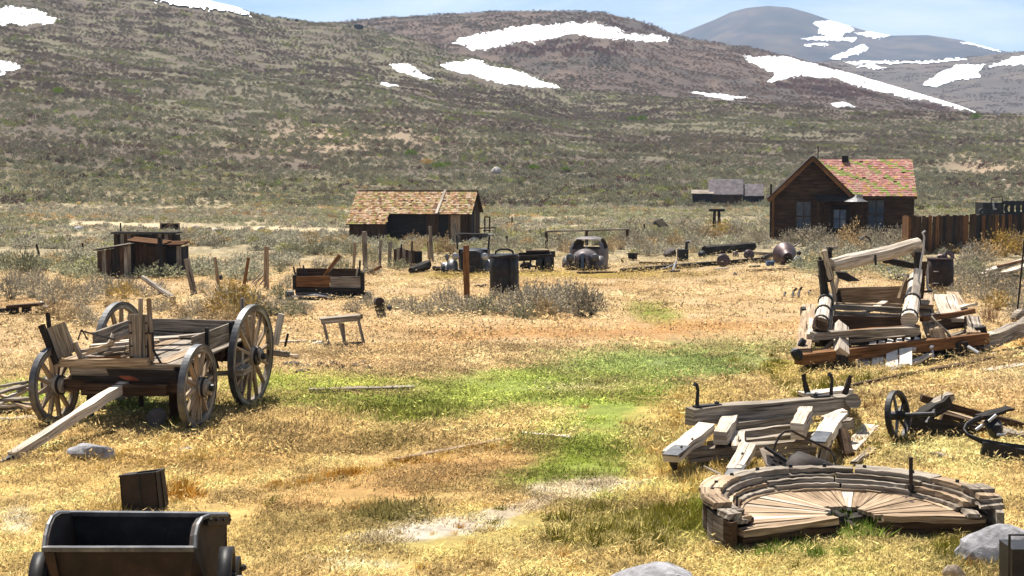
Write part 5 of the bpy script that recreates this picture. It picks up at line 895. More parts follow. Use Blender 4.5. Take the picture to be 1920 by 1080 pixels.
# ================================================================ TIMBER WRECKAGE AT RIGHT
def bull_wheel():
    c = Vector((3.22,13.0,0)); t = thing('half_wheel_platform','half of a huge round wooden wheel lying flat, nearest at right','wooden wheel',c); D = math.radians
    def arc(name, mat, p0, p1, r0, r1, z0, z1, n=8, j=.0):
        prof = [(z0,r0),(z0,r1),(z1+R(-j,j),r1+R(-j,j)),(z1+R(-j,j),r0+R(-j,j))]; m = MB().lathe(c,(0,0,1),prof,n,D(p0)+math.pi/2,D(p1)+math.pi/2,True)
        m.v = [v+Vector((R(-j,j)*.5,R(-j,j)*.5,R(-j,j)*.6)) for v in m.v]
        o_ = R(0,40); k = 0
        for i, f in enumerate(m.f):                       # grain follows the curve
            uv = []
            for q in f: v = m.v[q]-c; uv.append((o_+math.atan2(v.y,v.x)*1.3, o_+math.hypot(v.x,v.y)+v.z))
            m.uv[i] = uv
        return m.part(name, mat, t)
    a = -14.0
    while a < 207: s = R(7.5,10); arc('stave','wood_brown' if R(0,1) < .6 else 'wood_grey',a+.4,min(a+s-.4,208),1.33,1.385+R(-.008,.012),-.1,.285+R(-.012,.008),3,.004); a += s
    for r0, r1, z0, z1, st, a0, a1, mt in ((1.22,1.41,.335,.38,34,-2,196,'wood_tan'),(1.165,1.3,.29,.332,41,2,201,'wood_grey'),(1.11,1.24,.245,.287,38,4,204,'wood_tan'),(1.055,1.18,.2,.242,44,6,200,'wood_brown'),(1.01,1.11,.165,.197,50,8,196,'wood_tan')):
        a = a0
        while a < a1: s = st*R(.8,1.15); arc('felloe',mt if R(0,1) < .6 else 'wood_grey',a+.5,min(a+s-.6,a1),r0+R(-.02,.01),r1+R(-.01,.015),z0+R(-.004,.004),z1+R(-.008,.012),12,.01); a += s
    for k, (p0, p1, r0, r1, z0, z1) in enumerate([(197,206,1.24,1.39,.29,.335),(200,207,1.2,1.33,.245,.285),(-8,3,1.2,1.42,.285,.32),(-4,10,1.22,1.43,.325,.36),(-8,4,1.08,1.2,.2,.24),(4,15,1.2,1.41,.365,.4)]): arc('broken_felloe','wood_grey',p0,p1,r0,r1,z0,z1,5,.015)
    a = 1.0
    while a < 203:
        s = R(6,9); e = min(a+s-.5,203); r0 = .34 if 55 < a < 125 else .2+R(0,.06); r1 = 1.08; z = .15+R(-.006,.008); P_ = lambda q, r: c+Vector((r*math.cos(D(q)),r*math.sin(D(q)),z))
        m = MB().poly([P_(a,r0),P_(a,r1),P_(e,r1),P_(e,r0)],(0,0,.04)); mid = D((a+e)/2); u = Vector((math.cos(mid),math.sin(mid),0)); w_ = Vector((-u.y,u.x,0)); o_ = R(0,40)
        for i, f in enumerate(m.f): m.uv[i] = [(o_+(m.v[q]-c).dot(u), o_+(m.v[q]-c).dot(w_)+m.v[q].z) for q in f]
        m.part('deck_plank',random.choice(['wood_pale','wood_tan','wood_tan','wood_tan']),t); a += s
    for z, k in ((.03,0),(.1,.01),(.165,.03)):
        MB().beam(c+Vector((-1.14,-.56-k,z)),c+Vector((-.18+R(-.05,.05),-.08-k,z)),.1,.062,n=6,jit=.008).part('edge_timber','wood_tan' if z > .15 else 'wood_brown',t); MB().beam(c+Vector((.26+R(-.04,.04),.0-k,z)),c+Vector((1.25,-.06-k,z)),.1,.062,n=6,jit=.008).part('edge_timber','wood_tan' if z > .15 else 'wood_brown',t)
    for k in range(8): q = D(95+k*22-80); MB().beam(c+Vector((R(-.15,.2),R(.0,.22),.05)),c+Vector((R(-.25,.3),R(.02,.3),.13)),.07,.05,jit=.01).part('core_splinter','wood_dark',t)
    for q in (8,24,48,70,88,104,122,140,158,172): p = c+Vector((1.3*math.cos(D(q)),1.3*math.sin(D(q)),.375)); MB().cyl(p,p+Vector((0,0,.035)),.022,.018,8).part('bolt','iron',t)
    b = V(1708,935,13.75); MB().tube([V(1708,857,13.75),V(1708,915,13.75),V(1708,926,13.75),V(1700,934,13.7),V(1697,940,13.6),V(1712,944,13.5)],.021,8).part('rod','rust',t); MB().cyl(V(1708,908,13.75),V(1708,917,13.75),.035,n=8).part('nut','iron',t); MB().cyl(c+Vector((-1.08,-.02,.18)),c+Vector((-1.08,-.02,.38)),.012,n=6).part('pin','iron',t)
    EXCL.append((c.x,c.y,1.3))
bull_wheel()
def bb(t, name, mat, a, b, w, h, up=(0,0,1), n=5, jit=.012, **k): return MB().beam(a, b, w, h, up, n=n, jit=jit, **k).part(name, mat, t)
def hook_sled():
    t = thing('hook_sled','grey timber logging sled with two upright iron hooks on its beam','sled',P(1425,850,0))
    a, b = P(1293,781,.42), P(1586,756,.42); bb(t,'top_beam','wood_grey',a,b,.2,.22,n=6,jit=.01); u = (b-a).normalized(); z = Vector((0,0,1))
    for s, o in ((.045,.34),(.9,-.3)):
        p = a+(b-a)*s+z*.12; m = MB(); m.tube([p+z*.0,p+z*.08,p+z*.2+u*.01,p+z*.27-u*.01,p+z*.285-u*.045],[.026,.024,.022,.024,.03],8).part('hook','iron',t); MB().beam(p-u*.04,p+u*o,.09,.025).part('hook_plate','iron',t); MB().rock(p+u*o*.85+z*.02,(.04,.035,.035),3,1,.1).part('bolt','iron',t)
    for (p, q, zz, w) in (((1372,802),(1500,784),.28,.1),((1378,818),(1490,802),.2,.1),((1330,838),(1560,815),.13,.1)): bb(t,'cross_rail','wood_grey',P(*p,zz),P(*q,zz),w,.12)
    bb(t,'front_rail','wood_grey',P(1284,853,.1),P(1524,836,.1),.14,.15,n=5)
    l0, l1 = P(1258,856,.22), P(1326,802,.34); bb(t,'runner','wood_pale',l0,l1,.2,.12); MB().poly([P(1249,853,.22),P(1272,856,.22),P(1270,880,.05),P(1262,884,.02)],(0,.1,0)).part('runner_nose','wood_dark',t); MB().beam(P(1256,854,.29),P(1280,836,.32),.18,.02).part('runner_shoe','steel_grey',t)
    bb(t,'bunk_block','wood_pale',P(1350,822,.3),P(1372,788,.34),.17,.16); bb(t,'bunk_block','wood_pale',P(1495,808,.34),P(1512,776,.38),.16,.2); bb(t,'runner','wood_pale',P(1376,884,.1),P(1404,836,.2),.18,.08); MB().beam(P(1371,894,.09),P(1386,872,.15),.17,.02).part('runner_shoe','steel_grey',t); bb(t,'peg_board','wood_pale',P(1385,840,.2),P(1384,812,.24),.16,.05)
    bb(t,'runner','wood_pale',P(1537,828,.3),P(1572,782,.36),.2,.12); MB().beam(P(1532,829,.36),P(1545,810,.38),.19,.02).part('runner_shoe','steel_grey',t); bb(t,'end_post','wood_grey',P(1540,868,.02),P(1552,822,.3),.12,.1,(0,1,0)); bb(t,'end_post','wood_brown',P(1592,855,.02),P(1578,808,.28),.14,.1,(0,1,0)); bb(t,'side_rail','wood_grey',P(1548,806,.28),P(1594,794,.3),.12,.14); bb(t,'back_rail','wood_pale',P(1545,785,.3),P(1584,772,.38),.16,.06)
    m = MB()
    for px, py in ((1278,838),(1298,823),(1310,810),(1388,826),(1392,850),(1553,800),(1560,815)): MB().rock(P(px,py,.34),(.02,.02,.02),int(px),1,0).part('bolt','iron',t)
hook_sled()
t = thing('peg_bunk','pale timber bunk with two dark upright pegs behind the hook sled','bunk',P(1550,765,0)); bb(t,'beam','wood_pale',P(1505,752,.3),P(1590,742,.34),.3,.22); MB().cyl(P(1586,752,.2),P(1600,752,.48),.11,.1,10,2,.08).part('stub','wood_grey',t); bb(t,'plate','steel_grey',P(1510,740,.44),P(1535,738,.44),.12,.02); 
bb(t,'peg','rust',P(1514,737,.42),P(1514,737,.42)+Vector((-.06,0,.26)),.075,.05,(0,1,0),tap=.6); bb(t,'peg','rust',P(1583,742,.44),P(1583,742,.44)+Vector((.08,0,.28)),.085,.05,(0,1,0),tap=.6)
def scraper():
    Y = 15.2; t = thing('drag_scraper','rusty curved drag scraper pan with bail handle beyond the round platform','scraper',P(1500,905,0))
    cu = [[V(1472,890,Y),V(1474,870,Y+.06),V(1483,855,Y+.12),V(1497,847,Y+.2),V(1506,850,Y+.28)],[V(1508,900,Y+.0),V(1512,884,Y+.08),V(1523,871,Y+.14),V(1537,864,Y+.22),V(1548,866,Y+.3)],[V(1545,912,Y),V(1552,898,Y+.1),V(1564,889,Y+.17),V(1580,883,Y+.25),V(1592,885,Y+.3)]]
    m = MB().loft(cu); o = m.part('pan','rust',t,True); so = o.modifiers.new('thick','SOLIDIFY'); so.thickness = .012
    MB().tube(cu[0],.012,6).part('pan_rim','iron',t); MB().tube([cu[0][4],cu[1][4],cu[2][4]],.01,6).part('pan_rim','iron',t)
    MB().poly([V(1424,841,Y+.25),V(1436,838,Y+.3),V(1484,870,Y+.1),V(1473,886,Y),V(1450,890,Y),V(1436,872,Y+.1)],(0,.02,-.01)).part('back_plate','rock_tan',t); MB().poly([V(1436,872,Y-.01),V(1474,888,Y-.02),V(1512,902,Y-.02),V(1500,915,Y-.02),V(1455,905,Y-.02)],(0,.02,0)).part('lower_plate','rust',t)
    for a in ((1444,855),(1450,862),(1460,866),(1447,870)): MB().beam(V(*a,Y+.1),V(a[0]+7,a[1]+4,Y+.08),.02,.02).part('slot','iron',t)
    MB().tube([V(1450,846,Y+.2),V(1454,832,Y+.22),V(1461,818,Y+.25),V(1471,809,Y+.28),V(1483,807,Y+.32),V(1500,816,Y+.4),V(1530,831,Y+.5),V(1556,844,Y+.5),V(1564,856,Y+.45),V(1566,874,Y+.4)],.014,7).part('bail','rust',t); MB().beam(V(1434,838,Y+.2),V(1478,866,Y+.1),.05,.03).part('bar','iron',t)
scraper()
MB().cyl(P(1320,875,.03),P(1352,890,.03),.015,n=6).thing('stick','wood_grey','thin grey stick in gold grass left of the scraper','stick')
def fly_wheel():
    t = thing('flywheel_wreck','black iron flywheel on a broken timber frame at right edge','machine',P(1700,828,0)); Y = P(1680,826,0).y; c = V(1683,779,Y); ax = Vector((.76,-.6,.14)).normalized()
    w_ = MB().ring(c,ax,.28,.325,.07,44).part('flywheel','iron',t,False); MB().lathe(c,ax,[(-.09,0),(-.09,.06),(.09,.06),(.09,0)],14).part('hub','iron',w_); x = Vector((0,0,1)).cross(ax).normalized(); y = ax.cross(x)
    for k in range(5): a = k*1.2566+.5; d = x*math.cos(a)+y*math.sin(a); MB().beam(c+d*.05,c+d*.29,.045,.03,ax,tap=.7).part('spoke','steel_grey' if k in (1,3) else 'iron',w_)
    MB().cyl(c-ax*.15,c+ax*.5,.03,n=8).part('shaft','iron',t)
    bb(t,'broken_log','wood_dark',V(1712,790,Y+.3),V(1778,752,Y+.5),.16,.15,n=5,jit=.015); bb(t,'broken_log','wood_grey',V(1738,768,Y+.45),V(1784,742,Y+.55),.1,.1,n=4,jit=.02); bb(t,'side_plank','wood_dark',V(1706,800,Y+.25),V(1830,822,Y+.35),.06,.32); bb(t,'rail','wood_brown',V(1726,747,Y+1.0),V(1935,805,Y+.8),.1,.1,n=5); bb(t,'rail','wood_brown',V(1765,782,Y+.6),V(1940,828,Y+.4),.09,.12,n=5); bb(t,'rail','wood_tan',V(1770,772,Y+.75),V(1900,808,Y+.6),.07,.05,n=5); bb(t,'strut','iron',V(1737,792,Y+.2),V(1752,768,Y+.3),.03,.03)
    Y0_ = Y; Y = Y-1.0
    MB().loft([[V(1893,766,Y+.2),V(1860,772,Y+.15),V(1828,783,Y+.05),V(1812,793,Y),V(1808,803,Y-.05),V(1815,812,Y-.1),V(1840,822,Y-.12),V(1880,829,Y-.12),V(1935,836,Y-.12)],[V(1885,776,Y+.2),V(1858,783,Y+.15),V(1828,793,Y+.05),V(1815,801,Y),V(1811,812,Y-.05),V(1818,821,Y-.1),V(1842,833,Y-.12),V(1882,840,Y-.12),V(1935,848,Y-.12)]]).part('iron_band','iron',t,True).modifiers.new('thick','SOLIDIFY').thickness = .02
    bb(t,'plate','wood_dark',V(1836,781,Y+.1),V(1893,765,Y+.25),.15,.03); bb(t,'lower_plank','iron',V(1840,840,Y-.2),V(1940,858,Y-.3),.05,.16); MB().rock(V(1865,802,Y+.1),(.14,.12,.14),6,2).part('gear_box','iron',t); 
    for a, b in (((1854,790),(1868,778)),((1830,806),(1842,797)),((1870,815),(1884,815))): MB().cyl(V(*a,Y-.05),V(*b,Y-.02),.018,n=6).part('bolt','tin_pale',t)
    Y = Y0_
    bb(t,'cross_plank','wood_grey',V(1880,808,Y+.2),V(1940,818,Y+.2),.3,.04)
fly_wheel()
def big_frame():
    t = thing('timber_frame_wreck','large collapsed timber machine frame with tilted top log','frame',P(1660,690,0)); Z = V
    bb(t,'front_sill','wood_orange',Z(1497,674,23.8),Z(1848,634,26.2),.2,.2,n=6); MB().rock(Z(1493,665,23.7),(.12,.1,.12),3,2).part('sill_iron','iron',t)
    bb(t,'side_timber','wood_tan',Z(1506,664,24.0),Z(1517,580,27.2),.26,.2,n=5); bb(t,'side_timber','wood_pale',Z(1524,634,24.6),Z(1530,588,26.9),.2,.16,n=5); MB().cyl(Z(1502,584,26.8),Z(1510,584,26.8),.1,n=10).part('axle_end','iron',t); MB().cyl(Z(1500,640,24.2),Z(1508,645,24.2),.08,n=10).part('axle_end','iron',t)
    for nm, a, b, r in (('log_post',Z(1539,608,24.7),Z(1550,556,26.4),.13),('log_post',Z(1704,600,25.2),Z(1718,520,27.6),.15)):
        o = MB().cyl(a,b,r,r*.9,12,4,.04).part(nm,'wood_pale',t); d = (b-a)
        for k in (.06,.42,.8): MB().ring(a+d*k,d,r*.96,r+.018,.06,14).part('iron_band','iron',o)
    bb(t,'block','wood_brown',Z(1537,622,24.5),Z(1539,600,24.6),.22,.2,(0,1,0))
    for a, b, w, h, m in ((Z(1562,575,26.3),Z(1702,583,26.6),.12,.1,'wood_grey'),(Z(1556,587,26.0),Z(1700,596,26.2),.12,.1,'wood_grey'),(Z(1558,604,25.6),Z(1700,608,25.8),.08,.26,'wood_brown'),(Z(1560,570,26.9),Z(1690,573,27.0),.08,.06,'wood_tan'),(Z(1585,622,25.0),Z(1722,612,25.6),.1,.06,'wood_orange'),(Z(1523,630,24.4),Z(1722,619,25.1),.13,.13,'wood_grey')): bb(t,'cross_rail',m,a,b,w,h,n=5)
    bb(t,'short_post','wood_pale',Z(1577,664,24.1),Z(1576,613,25.3),.22,.18,(0,1,0)); bb(t,'inner_board','wood_grey',Z(1553,622,24.9),Z(1562,572,26.3),.1,.12)
    bb(t,'back_board','wood_tan',Z(1570,556,27.6),Z(1704,553,27.6),.05,.36,n=3); bb(t,'board_end','wood_dark',Z(1572,572,27.5),Z(1570,545,27.5),.12,.1,(0,1,0))
    bb(t,'tall_post','wood_dark',Z(1547,562,26.2),Z(1541,488,26.3),.14,.12,(0,1,0)); bb(t,'tall_post','wood_dark',Z(1540,535,26.6),Z(1538,482,26.6),.06,.06,(0,1,0)); bb(t,'tall_post','wood_grey',Z(1567,570,26.5),Z(1556,500,26.4),.07,.06,(0,1,0)); bb(t,'brace','wood_pale',Z(1558,523,26.2),Z(1545,470,26.1),.1,.06,(0,1,0)); bb(t,'cap','wood_dark',Z(1551,490,26.5),Z(1556,466,26.6),.1,.1,(0,1,0)); MB().rock(Z(1552,522,26.3),(.12,.1,.08),5,2).part('strap','iron',t)
    o = MB().tube([Z(1560,497,26.4),Z(1590,490,26.5),Z(1630,482,26.7),Z(1670,473,26.8),Z(1705,462,26.9),Z(1722,457,27.0)],[.13,.15,.14,.13,.14,.12],12,.07).part('top_log','wood_pale',t,label='thick pale top log sloping up to the right'); MB().beam(Z(1642,497,26.55),Z(1641,478,26.6),.04,.03,(0,1,0)).part('iron_strap','iron',o)
    bb(t,'right_post','wood_dark',Z(1716,580,26.4),Z(1722,475,26.8),.12,.12,(0,1,0)); bb(t,'right_board','wood_pale',Z(1713,583,26.0),Z(1722,505,26.6),.14,.05,(0,1,0)); bb(t,'right_post','wood_brown',Z(1726,560,26.6),Z(1732,490,26.7),.1,.06,(0,1,0)); bb(t,'cap','wood_grey',Z(1712,478,26.9),Z(1726,470,26.9),.2,.14)
    MB().tube([Z(1722,530,26.4),Z(1727,490,26.4),Z(1731,470,26.4),Z(1733,445,26.4),Z(1730,436,26.4),Z(1735,433,26.4)],.02,6).part('rod','tin_pale',t); MB().tube([Z(1738,497,26.8),Z(1739,540,26.8),Z(1745,545,26.8)],.025,6).part('rod','tin_pale',t); MB().beam(Z(1730,547,26.8),Z(1748,546,26.8),.05,.04).part('rod_foot','iron',t); bb(t,'side_arm','wood_dark',Z(1656,487,28.0),Z(1722,500,27.6),.1,.12)
    MB().poly([Z(1566,510,26.6),Z(1585,511,26.6),Z(1612,527,26.6),Z(1590,528,26.6),Z(1572,522,26.6)],(0,.03,.02)).part('blade','iron',t)
    for a, b, w, m in ((Z(1752,632,25.6),Z(1726,552,28.4),.27,'wood_tan'),(Z(1787,600,26.5),Z(1770,556,28.2),.42,'wood_pale'),(Z(1826,626,26.2),Z(1785,550,28.6),.24,'wood_tan'),(Z(1735,575,27.0),Z(1733,555,28.0),.3,'wood_tan')): bb(t,'deck_plank',m,a,b,w,.08)
    bb(t,'deck_rail','wood_orange',Z(1728,599,26.1),Z(1825,583,26.9),.1,.09); bb(t,'deck_rail','wood_brown',Z(1752,612,26.3),Z(1815,604,26.8),.08,.2); bb(t,'deck_rail','wood_grey',Z(1730,594,26.8),Z(1800,588,27.2),.09,.1); bb(t,'strut','wood_grey',Z(1745,594,26.0),Z(1782,630,25.7),.05,.05); bb(t,'deck_post','wood_tan',Z(1760,640,25.6),Z(1752,618,25.7),.26,.2,(0,1,0)); bb(t,'deck_post','wood_pale',Z(1828,626,26.4),Z(1822,598,26.7),.24,.2,(0,1,0)); bb(t,'iron_post','wood_dark',Z(1838,630,26.4),Z(1836,612,26.4),.2,.2,(0,1,0))
    for a, b in (((1746,650),(1750,675)),((1815,650),(1835,662)),((1750,648),(1745,652))): MB().cyl(Z(*a,25.4),Z(*b,25.2),.03,n=6).part('leg','tin_pale',t)
    bb(t,'inner_sill','wood_dark',Z(1535,640,25.2),Z(1720,632,26.3),.2,.2); bb(t,'inner_sill','wood_dark',Z(1735,650,26.0),Z(1845,640,27),.2,.3); bb(t,'foot','wood_dark',Z(1522,690,24.0),Z(1524,664,24.1),.2,.2,(0,1,0)); bb(t,'foot','wood_dark',Z(1575,700,24.2),Z(1577,665,24.2),.2,.2,(0,1,0)); bb(t,'foot','wood_dark',Z(1790,670,25.8),Z(1790,640,25.8),.4,.3,(0,1,0))
    bb(t,'end_beam','wood_brown',Z(1590,655,24.6),Z(1560,590,27.0),.12,.12)
big_frame()
for row, (ya, yb, x0, x1, n, Yr) in enumerate([(692,660,1606,1712,4,24.35),(660,648,1612,1720,5,24.9),(648,638,1628,1728,6,25.3)]):
    for i in range(n):
        u0 = x0+(x1-x0)*i/n+1.5; u1 = x0+(x1-x0)*(i+1)/n-1.5; k = R(-3,3); sl_ = -(u0-x0)*.08
        m = MB().poly([V(u0,ya+sl_,Yr+.01*i),V(u1,ya+sl_+k*.5,Yr+.01*i),V(u1-R(0,3),yb+sl_+k,Yr+.5),V(u0+R(0,3),yb+sl_,Yr+.5)],(0,.05,-.06)); m.v = [v+Vector((R(-.012,.012),R(-.012,.012),R(-.012,.012))) for v in m.v]
        m.thing('white_block','stone_white','%s white block of the %s row under the timber frame' % (['first','second','third','fourth','fifth','sixth'][i],['bottom','middle','top'][row]),'block','white blocks leaning under the timber frame')
# drum, pole, planks and logs at right edge
p = P(1771,548,0); Y = p.y; t = thing('rusty_drum','tall rusty drum with ring on top right of the timber frame','drum',p); r = .4; c = p+Vector((0,r,0)); h = V(0,486,Y).z
MB().cyl(c+Vector((0,0,-.05)),c+Vector((-.03,0,h)),r*.98,r*.95,22,3,.006).part('shell','rust',t,True); MB().cyl(c+Vector((-.03,0,h-.01)),c+Vector((-.03,0,h+.02)),r*.93,r*.9,20).part('lid','rust',t); MB().ring(V(1779,481,Y+.3),(.15,-1,.35),.07,.16,.1,18).part('pipe_ring','cone_rust',t); MB().ring(c+Vector((-.03,0,h)),(0,0,1),r*.93,r*.99,.04,22).part('rim','cone_rust',t); MB().rock(V(1765,482,Y+.35),(.14,.12,.09),3,2).part('cap','cone_rust',t)
for y in (509,531): MB().box(V(1755,y,Y-.02),(.14,.03,.02)).part('bracket','tin_pale',t)
for i, (a, b, za, zb, w, m) in enumerate([((1838,515),(1930,486),.2,.5,.16,'wood_pale'),((1832,524),(1925,496),.08,.4,.1,'wood_grey'),((1850,508),(1940,480),.35,.6,.2,'wood_pale'),((1858,520),(1940,500),.15,.3,.16,'wood_grey'),((1870,500),(1920,488),.45,.55,.08,'wood_orange'),((1868,522),(1940,512),.06,.1,.12,'wood_dark'),((1880,512),(1935,494),.3,.45,.24,'wood_pale')]): MB().beam(P(*a,za),P(*b,zb),w,.06,n=3,jit=.015).thing('pile_plank',m,['lowest pale','longest thin grey','topmost pale','middle grey','orange edged','dark bottom','broad pale'][i]+' plank of the lumber heap at right edge','plank','planks heaped at the right edge')
MB().tube([P(1905,605,0),V(1910,560,P(1905,605,0).y),V(1915,510,P(1905,605,0).y),V(1921,450,P(1905,605,0).y)],.022,6).thing('thin_pole','wood_dark','thin curved upright pole at the right edge','pole')
MB().beam(P(1832,646,.2),P(1960,592,.55),.24,.2,n=8,jit=.03).thing('split_log','wood_grey','long split weathered log rising to the right edge','log'); MB().beam(P(1840,655,.12),P(1950,614,.3),.12,.1,n=6,jit=.015).thing('split_log','wood_grey','thinner split log below the rising weathered log','log'); MB().beam(P(1836,630,.35),P(1890,620,.35),.2,.06,n=3,jit=.01).thing('pale_board','wood_pale','pale flat board behind the split log','board'); MB().rock(P(1910,595,.2),(.2,.2,.25),4,2).thing('log_stump','wood_grey','grey stump where the thin pole stands','stump')
MB().beam(P(1580,728,.03),P(1925,660,.03),.1,.08,n=10,jit=.012).thing('sunken_rail','wood_brown','long thin brown rail sunk in grass below the timber frame','rail'); MB().beam(P(1850,695,.03),P(1940,680,.03),.2,.04,n=3).thing('flat_board','wood_pale','pale flat board in grass at right edge','board'); MB().beam(P(1820,668,.04),P(1860,662,.04),.2,.04).thing('flat_board','stone_white','bright flat slab right of the frame foot','slab')
p = P(1826,478,0); Y = p.y; t = thing('wire_frame_box','small pale open frame standing before the board fence','frame',p); MB().tube([V(1806,478,Y),V(1806,464,Y),V(1822,463,Y),V(1822,478,Y)],.025,6).part('hoop','tin_pale',t); MB().beam(V(1790,486,Y-2),V(1828,480,Y-1),.1,.06).part('board','wood_grey',t)
for i, (a, b, l) in enumerate([((1470,556),(1474,548),'left bent iron scrap left of the timber frame'),((1486,558),(1494,540),'middle bent iron scrap left of the timber frame'),((1497,557),(1504,538),'tall iron scrap left of the timber frame'),((1516,552),(1522,545),'small iron scrap nearest the frame post')]): MB().tube([P(*a,.02),V(a[0]+2,(a[1]+b[1])/2-3,P(*a,0).y),V(*b,P(*a,0).y)],.035,6).thing('iron_scrap','rust',l,'scrap')
MB().tube([P(1690,518,.05),P(1672,515,.06),P(1665,505,.1),P(1700,500,.1)],.06,7).thing('pipe_scrap','iron','dark pipe scrap behind the timber frame','pipe'); MB().rock(P(1695,520,.1),(.3,.2,.14),22,2).thing('scrap_heap','rust','dark rusty heap behind the timber frame','scrap'); MB().rock(P(1737,514,.1),(.1,.1,.09),23,1).thing('red_can','rust_red','small red rusty can behind the frame right post','can'); MB().rock(P(1888,572,.06),(.12,.1,.08),24,1).thing('dark_stone','rock_dark','small dark stone in dry grass at right','stone')
for i, (a, b, w, m, l) in enumerate([((1590,640,24.9),(1718,628,25.4),.1,'wood_grey','thin grey board lying across the frame sill'),((1545,655,24.5),(1600,612,26.0),.09,'wood_tan','slanting tan board inside the frame left bay'),((1620,588,26.4),(1660,565,27.2),.12,'wood_pale','pale scrap board on the frame cross rails'),((1640,606,25.9),(1695,590,26.6),.1,'wood_pale','pale splintered board near the right log post'),((1735,645,25.5),(1840,612,26.9),.09,'wood_grey','long grey lath over the frame right deck'),((1760,585,27.0),(1830,570,27.8),.1,'wood_pale','bleached lath at the back of the right deck'),((1690,690,24.4),(1745,664,25.2),.12,'wood_pale','pale board leaning under the frame sill'),((1655,700,24.0),(1700,684,24.4),.1,'wood_grey','grey offcut on grass below the frame sill'),((1566,548,27.2),(1575,500,27.0),.06,'wood_pale','thin upright lath behind the left posts'),((1685,560,27.0),(1700,520,27.3),.05,'wood_tan','thin slanting stick before the back board')]):
    MB().beam(V(*a), V(*b), w, .04, n=4, jit=.014).thing('loose_board', m, l, 'board', 'loose boards about the timber frame')
for i, (a, b, z, w, m, l) in enumerate([((1600,868),(1636,842),.04,.08,'wood_grey','small grey stick right of the scraper'),((1440,760),(1470,756),.03,.06,'wood_grey','little stick in grass behind the hook sled'),((1330,905),(1352,896),.03,.05,'wood_pale','tiny pale stick left of the round platform'),((1745,850),(1790,858),.03,.07,'wood_grey','grey stick below the flywheel wreck'),((980,812),(1068,820),.02,.1,'wood_pale','pale half buried board end of the long plank line')]):
    MB().beam(P(*a,z), P(*b,z), w, .04, n=3, jit=.01).thing('stick', m, l, 'stick')
# ================================================================ SAGEBRUSH STANDING ALONE ON THE FLAT
NB = {}
for m, n, lf, h, lv in (('sage_grey',230,.06,.62,5),('sage_tan',200,.06,.62,5),('sage_green',210,.06,.6,5),('twig_red',120,.03,1.0,1),('bush_gold',190,.06,.6,4),('bush_lime',150,.1,.6,5)): NB[m] = [bush_mesh('%s_%d' % (m, i), n, lf, 300+i+len(m)*7, m, h, lv, 1.0, .005) for i in range(3)]
LAND = [('the riveted boiler',946,540),('the old wagon',280,640),('the low sheds',260,500),('the plank barn',770,430),('the brown house',1580,420),('the board fence',1800,450),('the rusty drum',1771,520),('the timber frame wreck',1660,600),('the sedan wreck',1100,485),('the roadster wreck',880,490),('the flat cart',620,540),('the iron cone',1475,480),('the low bench',50,580),('the little table',645,620),('the lumber heap',1885,505),('the weathered crate',762,485),('the tall upright post',500,510),('the left edge',0,520),('the pump tank',1281,470),('the hitching rail',1100,440)]
SEEN = {}; PL = []
def plant(px, py, w, mat, tone, hk=1.0):
    p = G(px, py); o = bpy.data.objects.new('sagebrush' if 'twig' not in mat else 'dry_shrub', random.choice(NB[mat])); COL.objects.link(o); s = w*1.15*p.y/FPX/1.25
    o.location = p-Vector((0,0,.02)); o.rotation_euler = (0,0,R(0,6.28)); o.scale = (s, s, s*hk*R(1.0,1.3))
    q = sorted((math.hypot((lx-px)*.8, (ly-py)*1.6), l, lx, ly) for l, lx, ly in LAND); _, l, lx, ly = q[0]
    rel = ('left of' if px < lx-45 else 'right of' if px > lx+45 else 'in front of' if py > ly else 'behind') if l != 'the left edge' else 'near'
    sz = 'small' if w < 34 else 'medium' if w < 62 else 'large'
    lab = '%s %s %s %s' % (sz, tone, rel, l); k = SEEN.get(lab, 0); SEEN[lab] = k+1
    tag(o, lab, 'shrub', 'bushes scattered over the flat'); PL.append((lab, px, py, o)); return o
GRY, TAN, GRN, RED, GLD = ('sage_grey','grey twiggy sagebrush'), ('sage_tan','tan dry sagebrush'), ('sage_green','grey green sagebrush'), ('twig_red','reddish bare shrub'), ('bush_gold','golden dry bush')
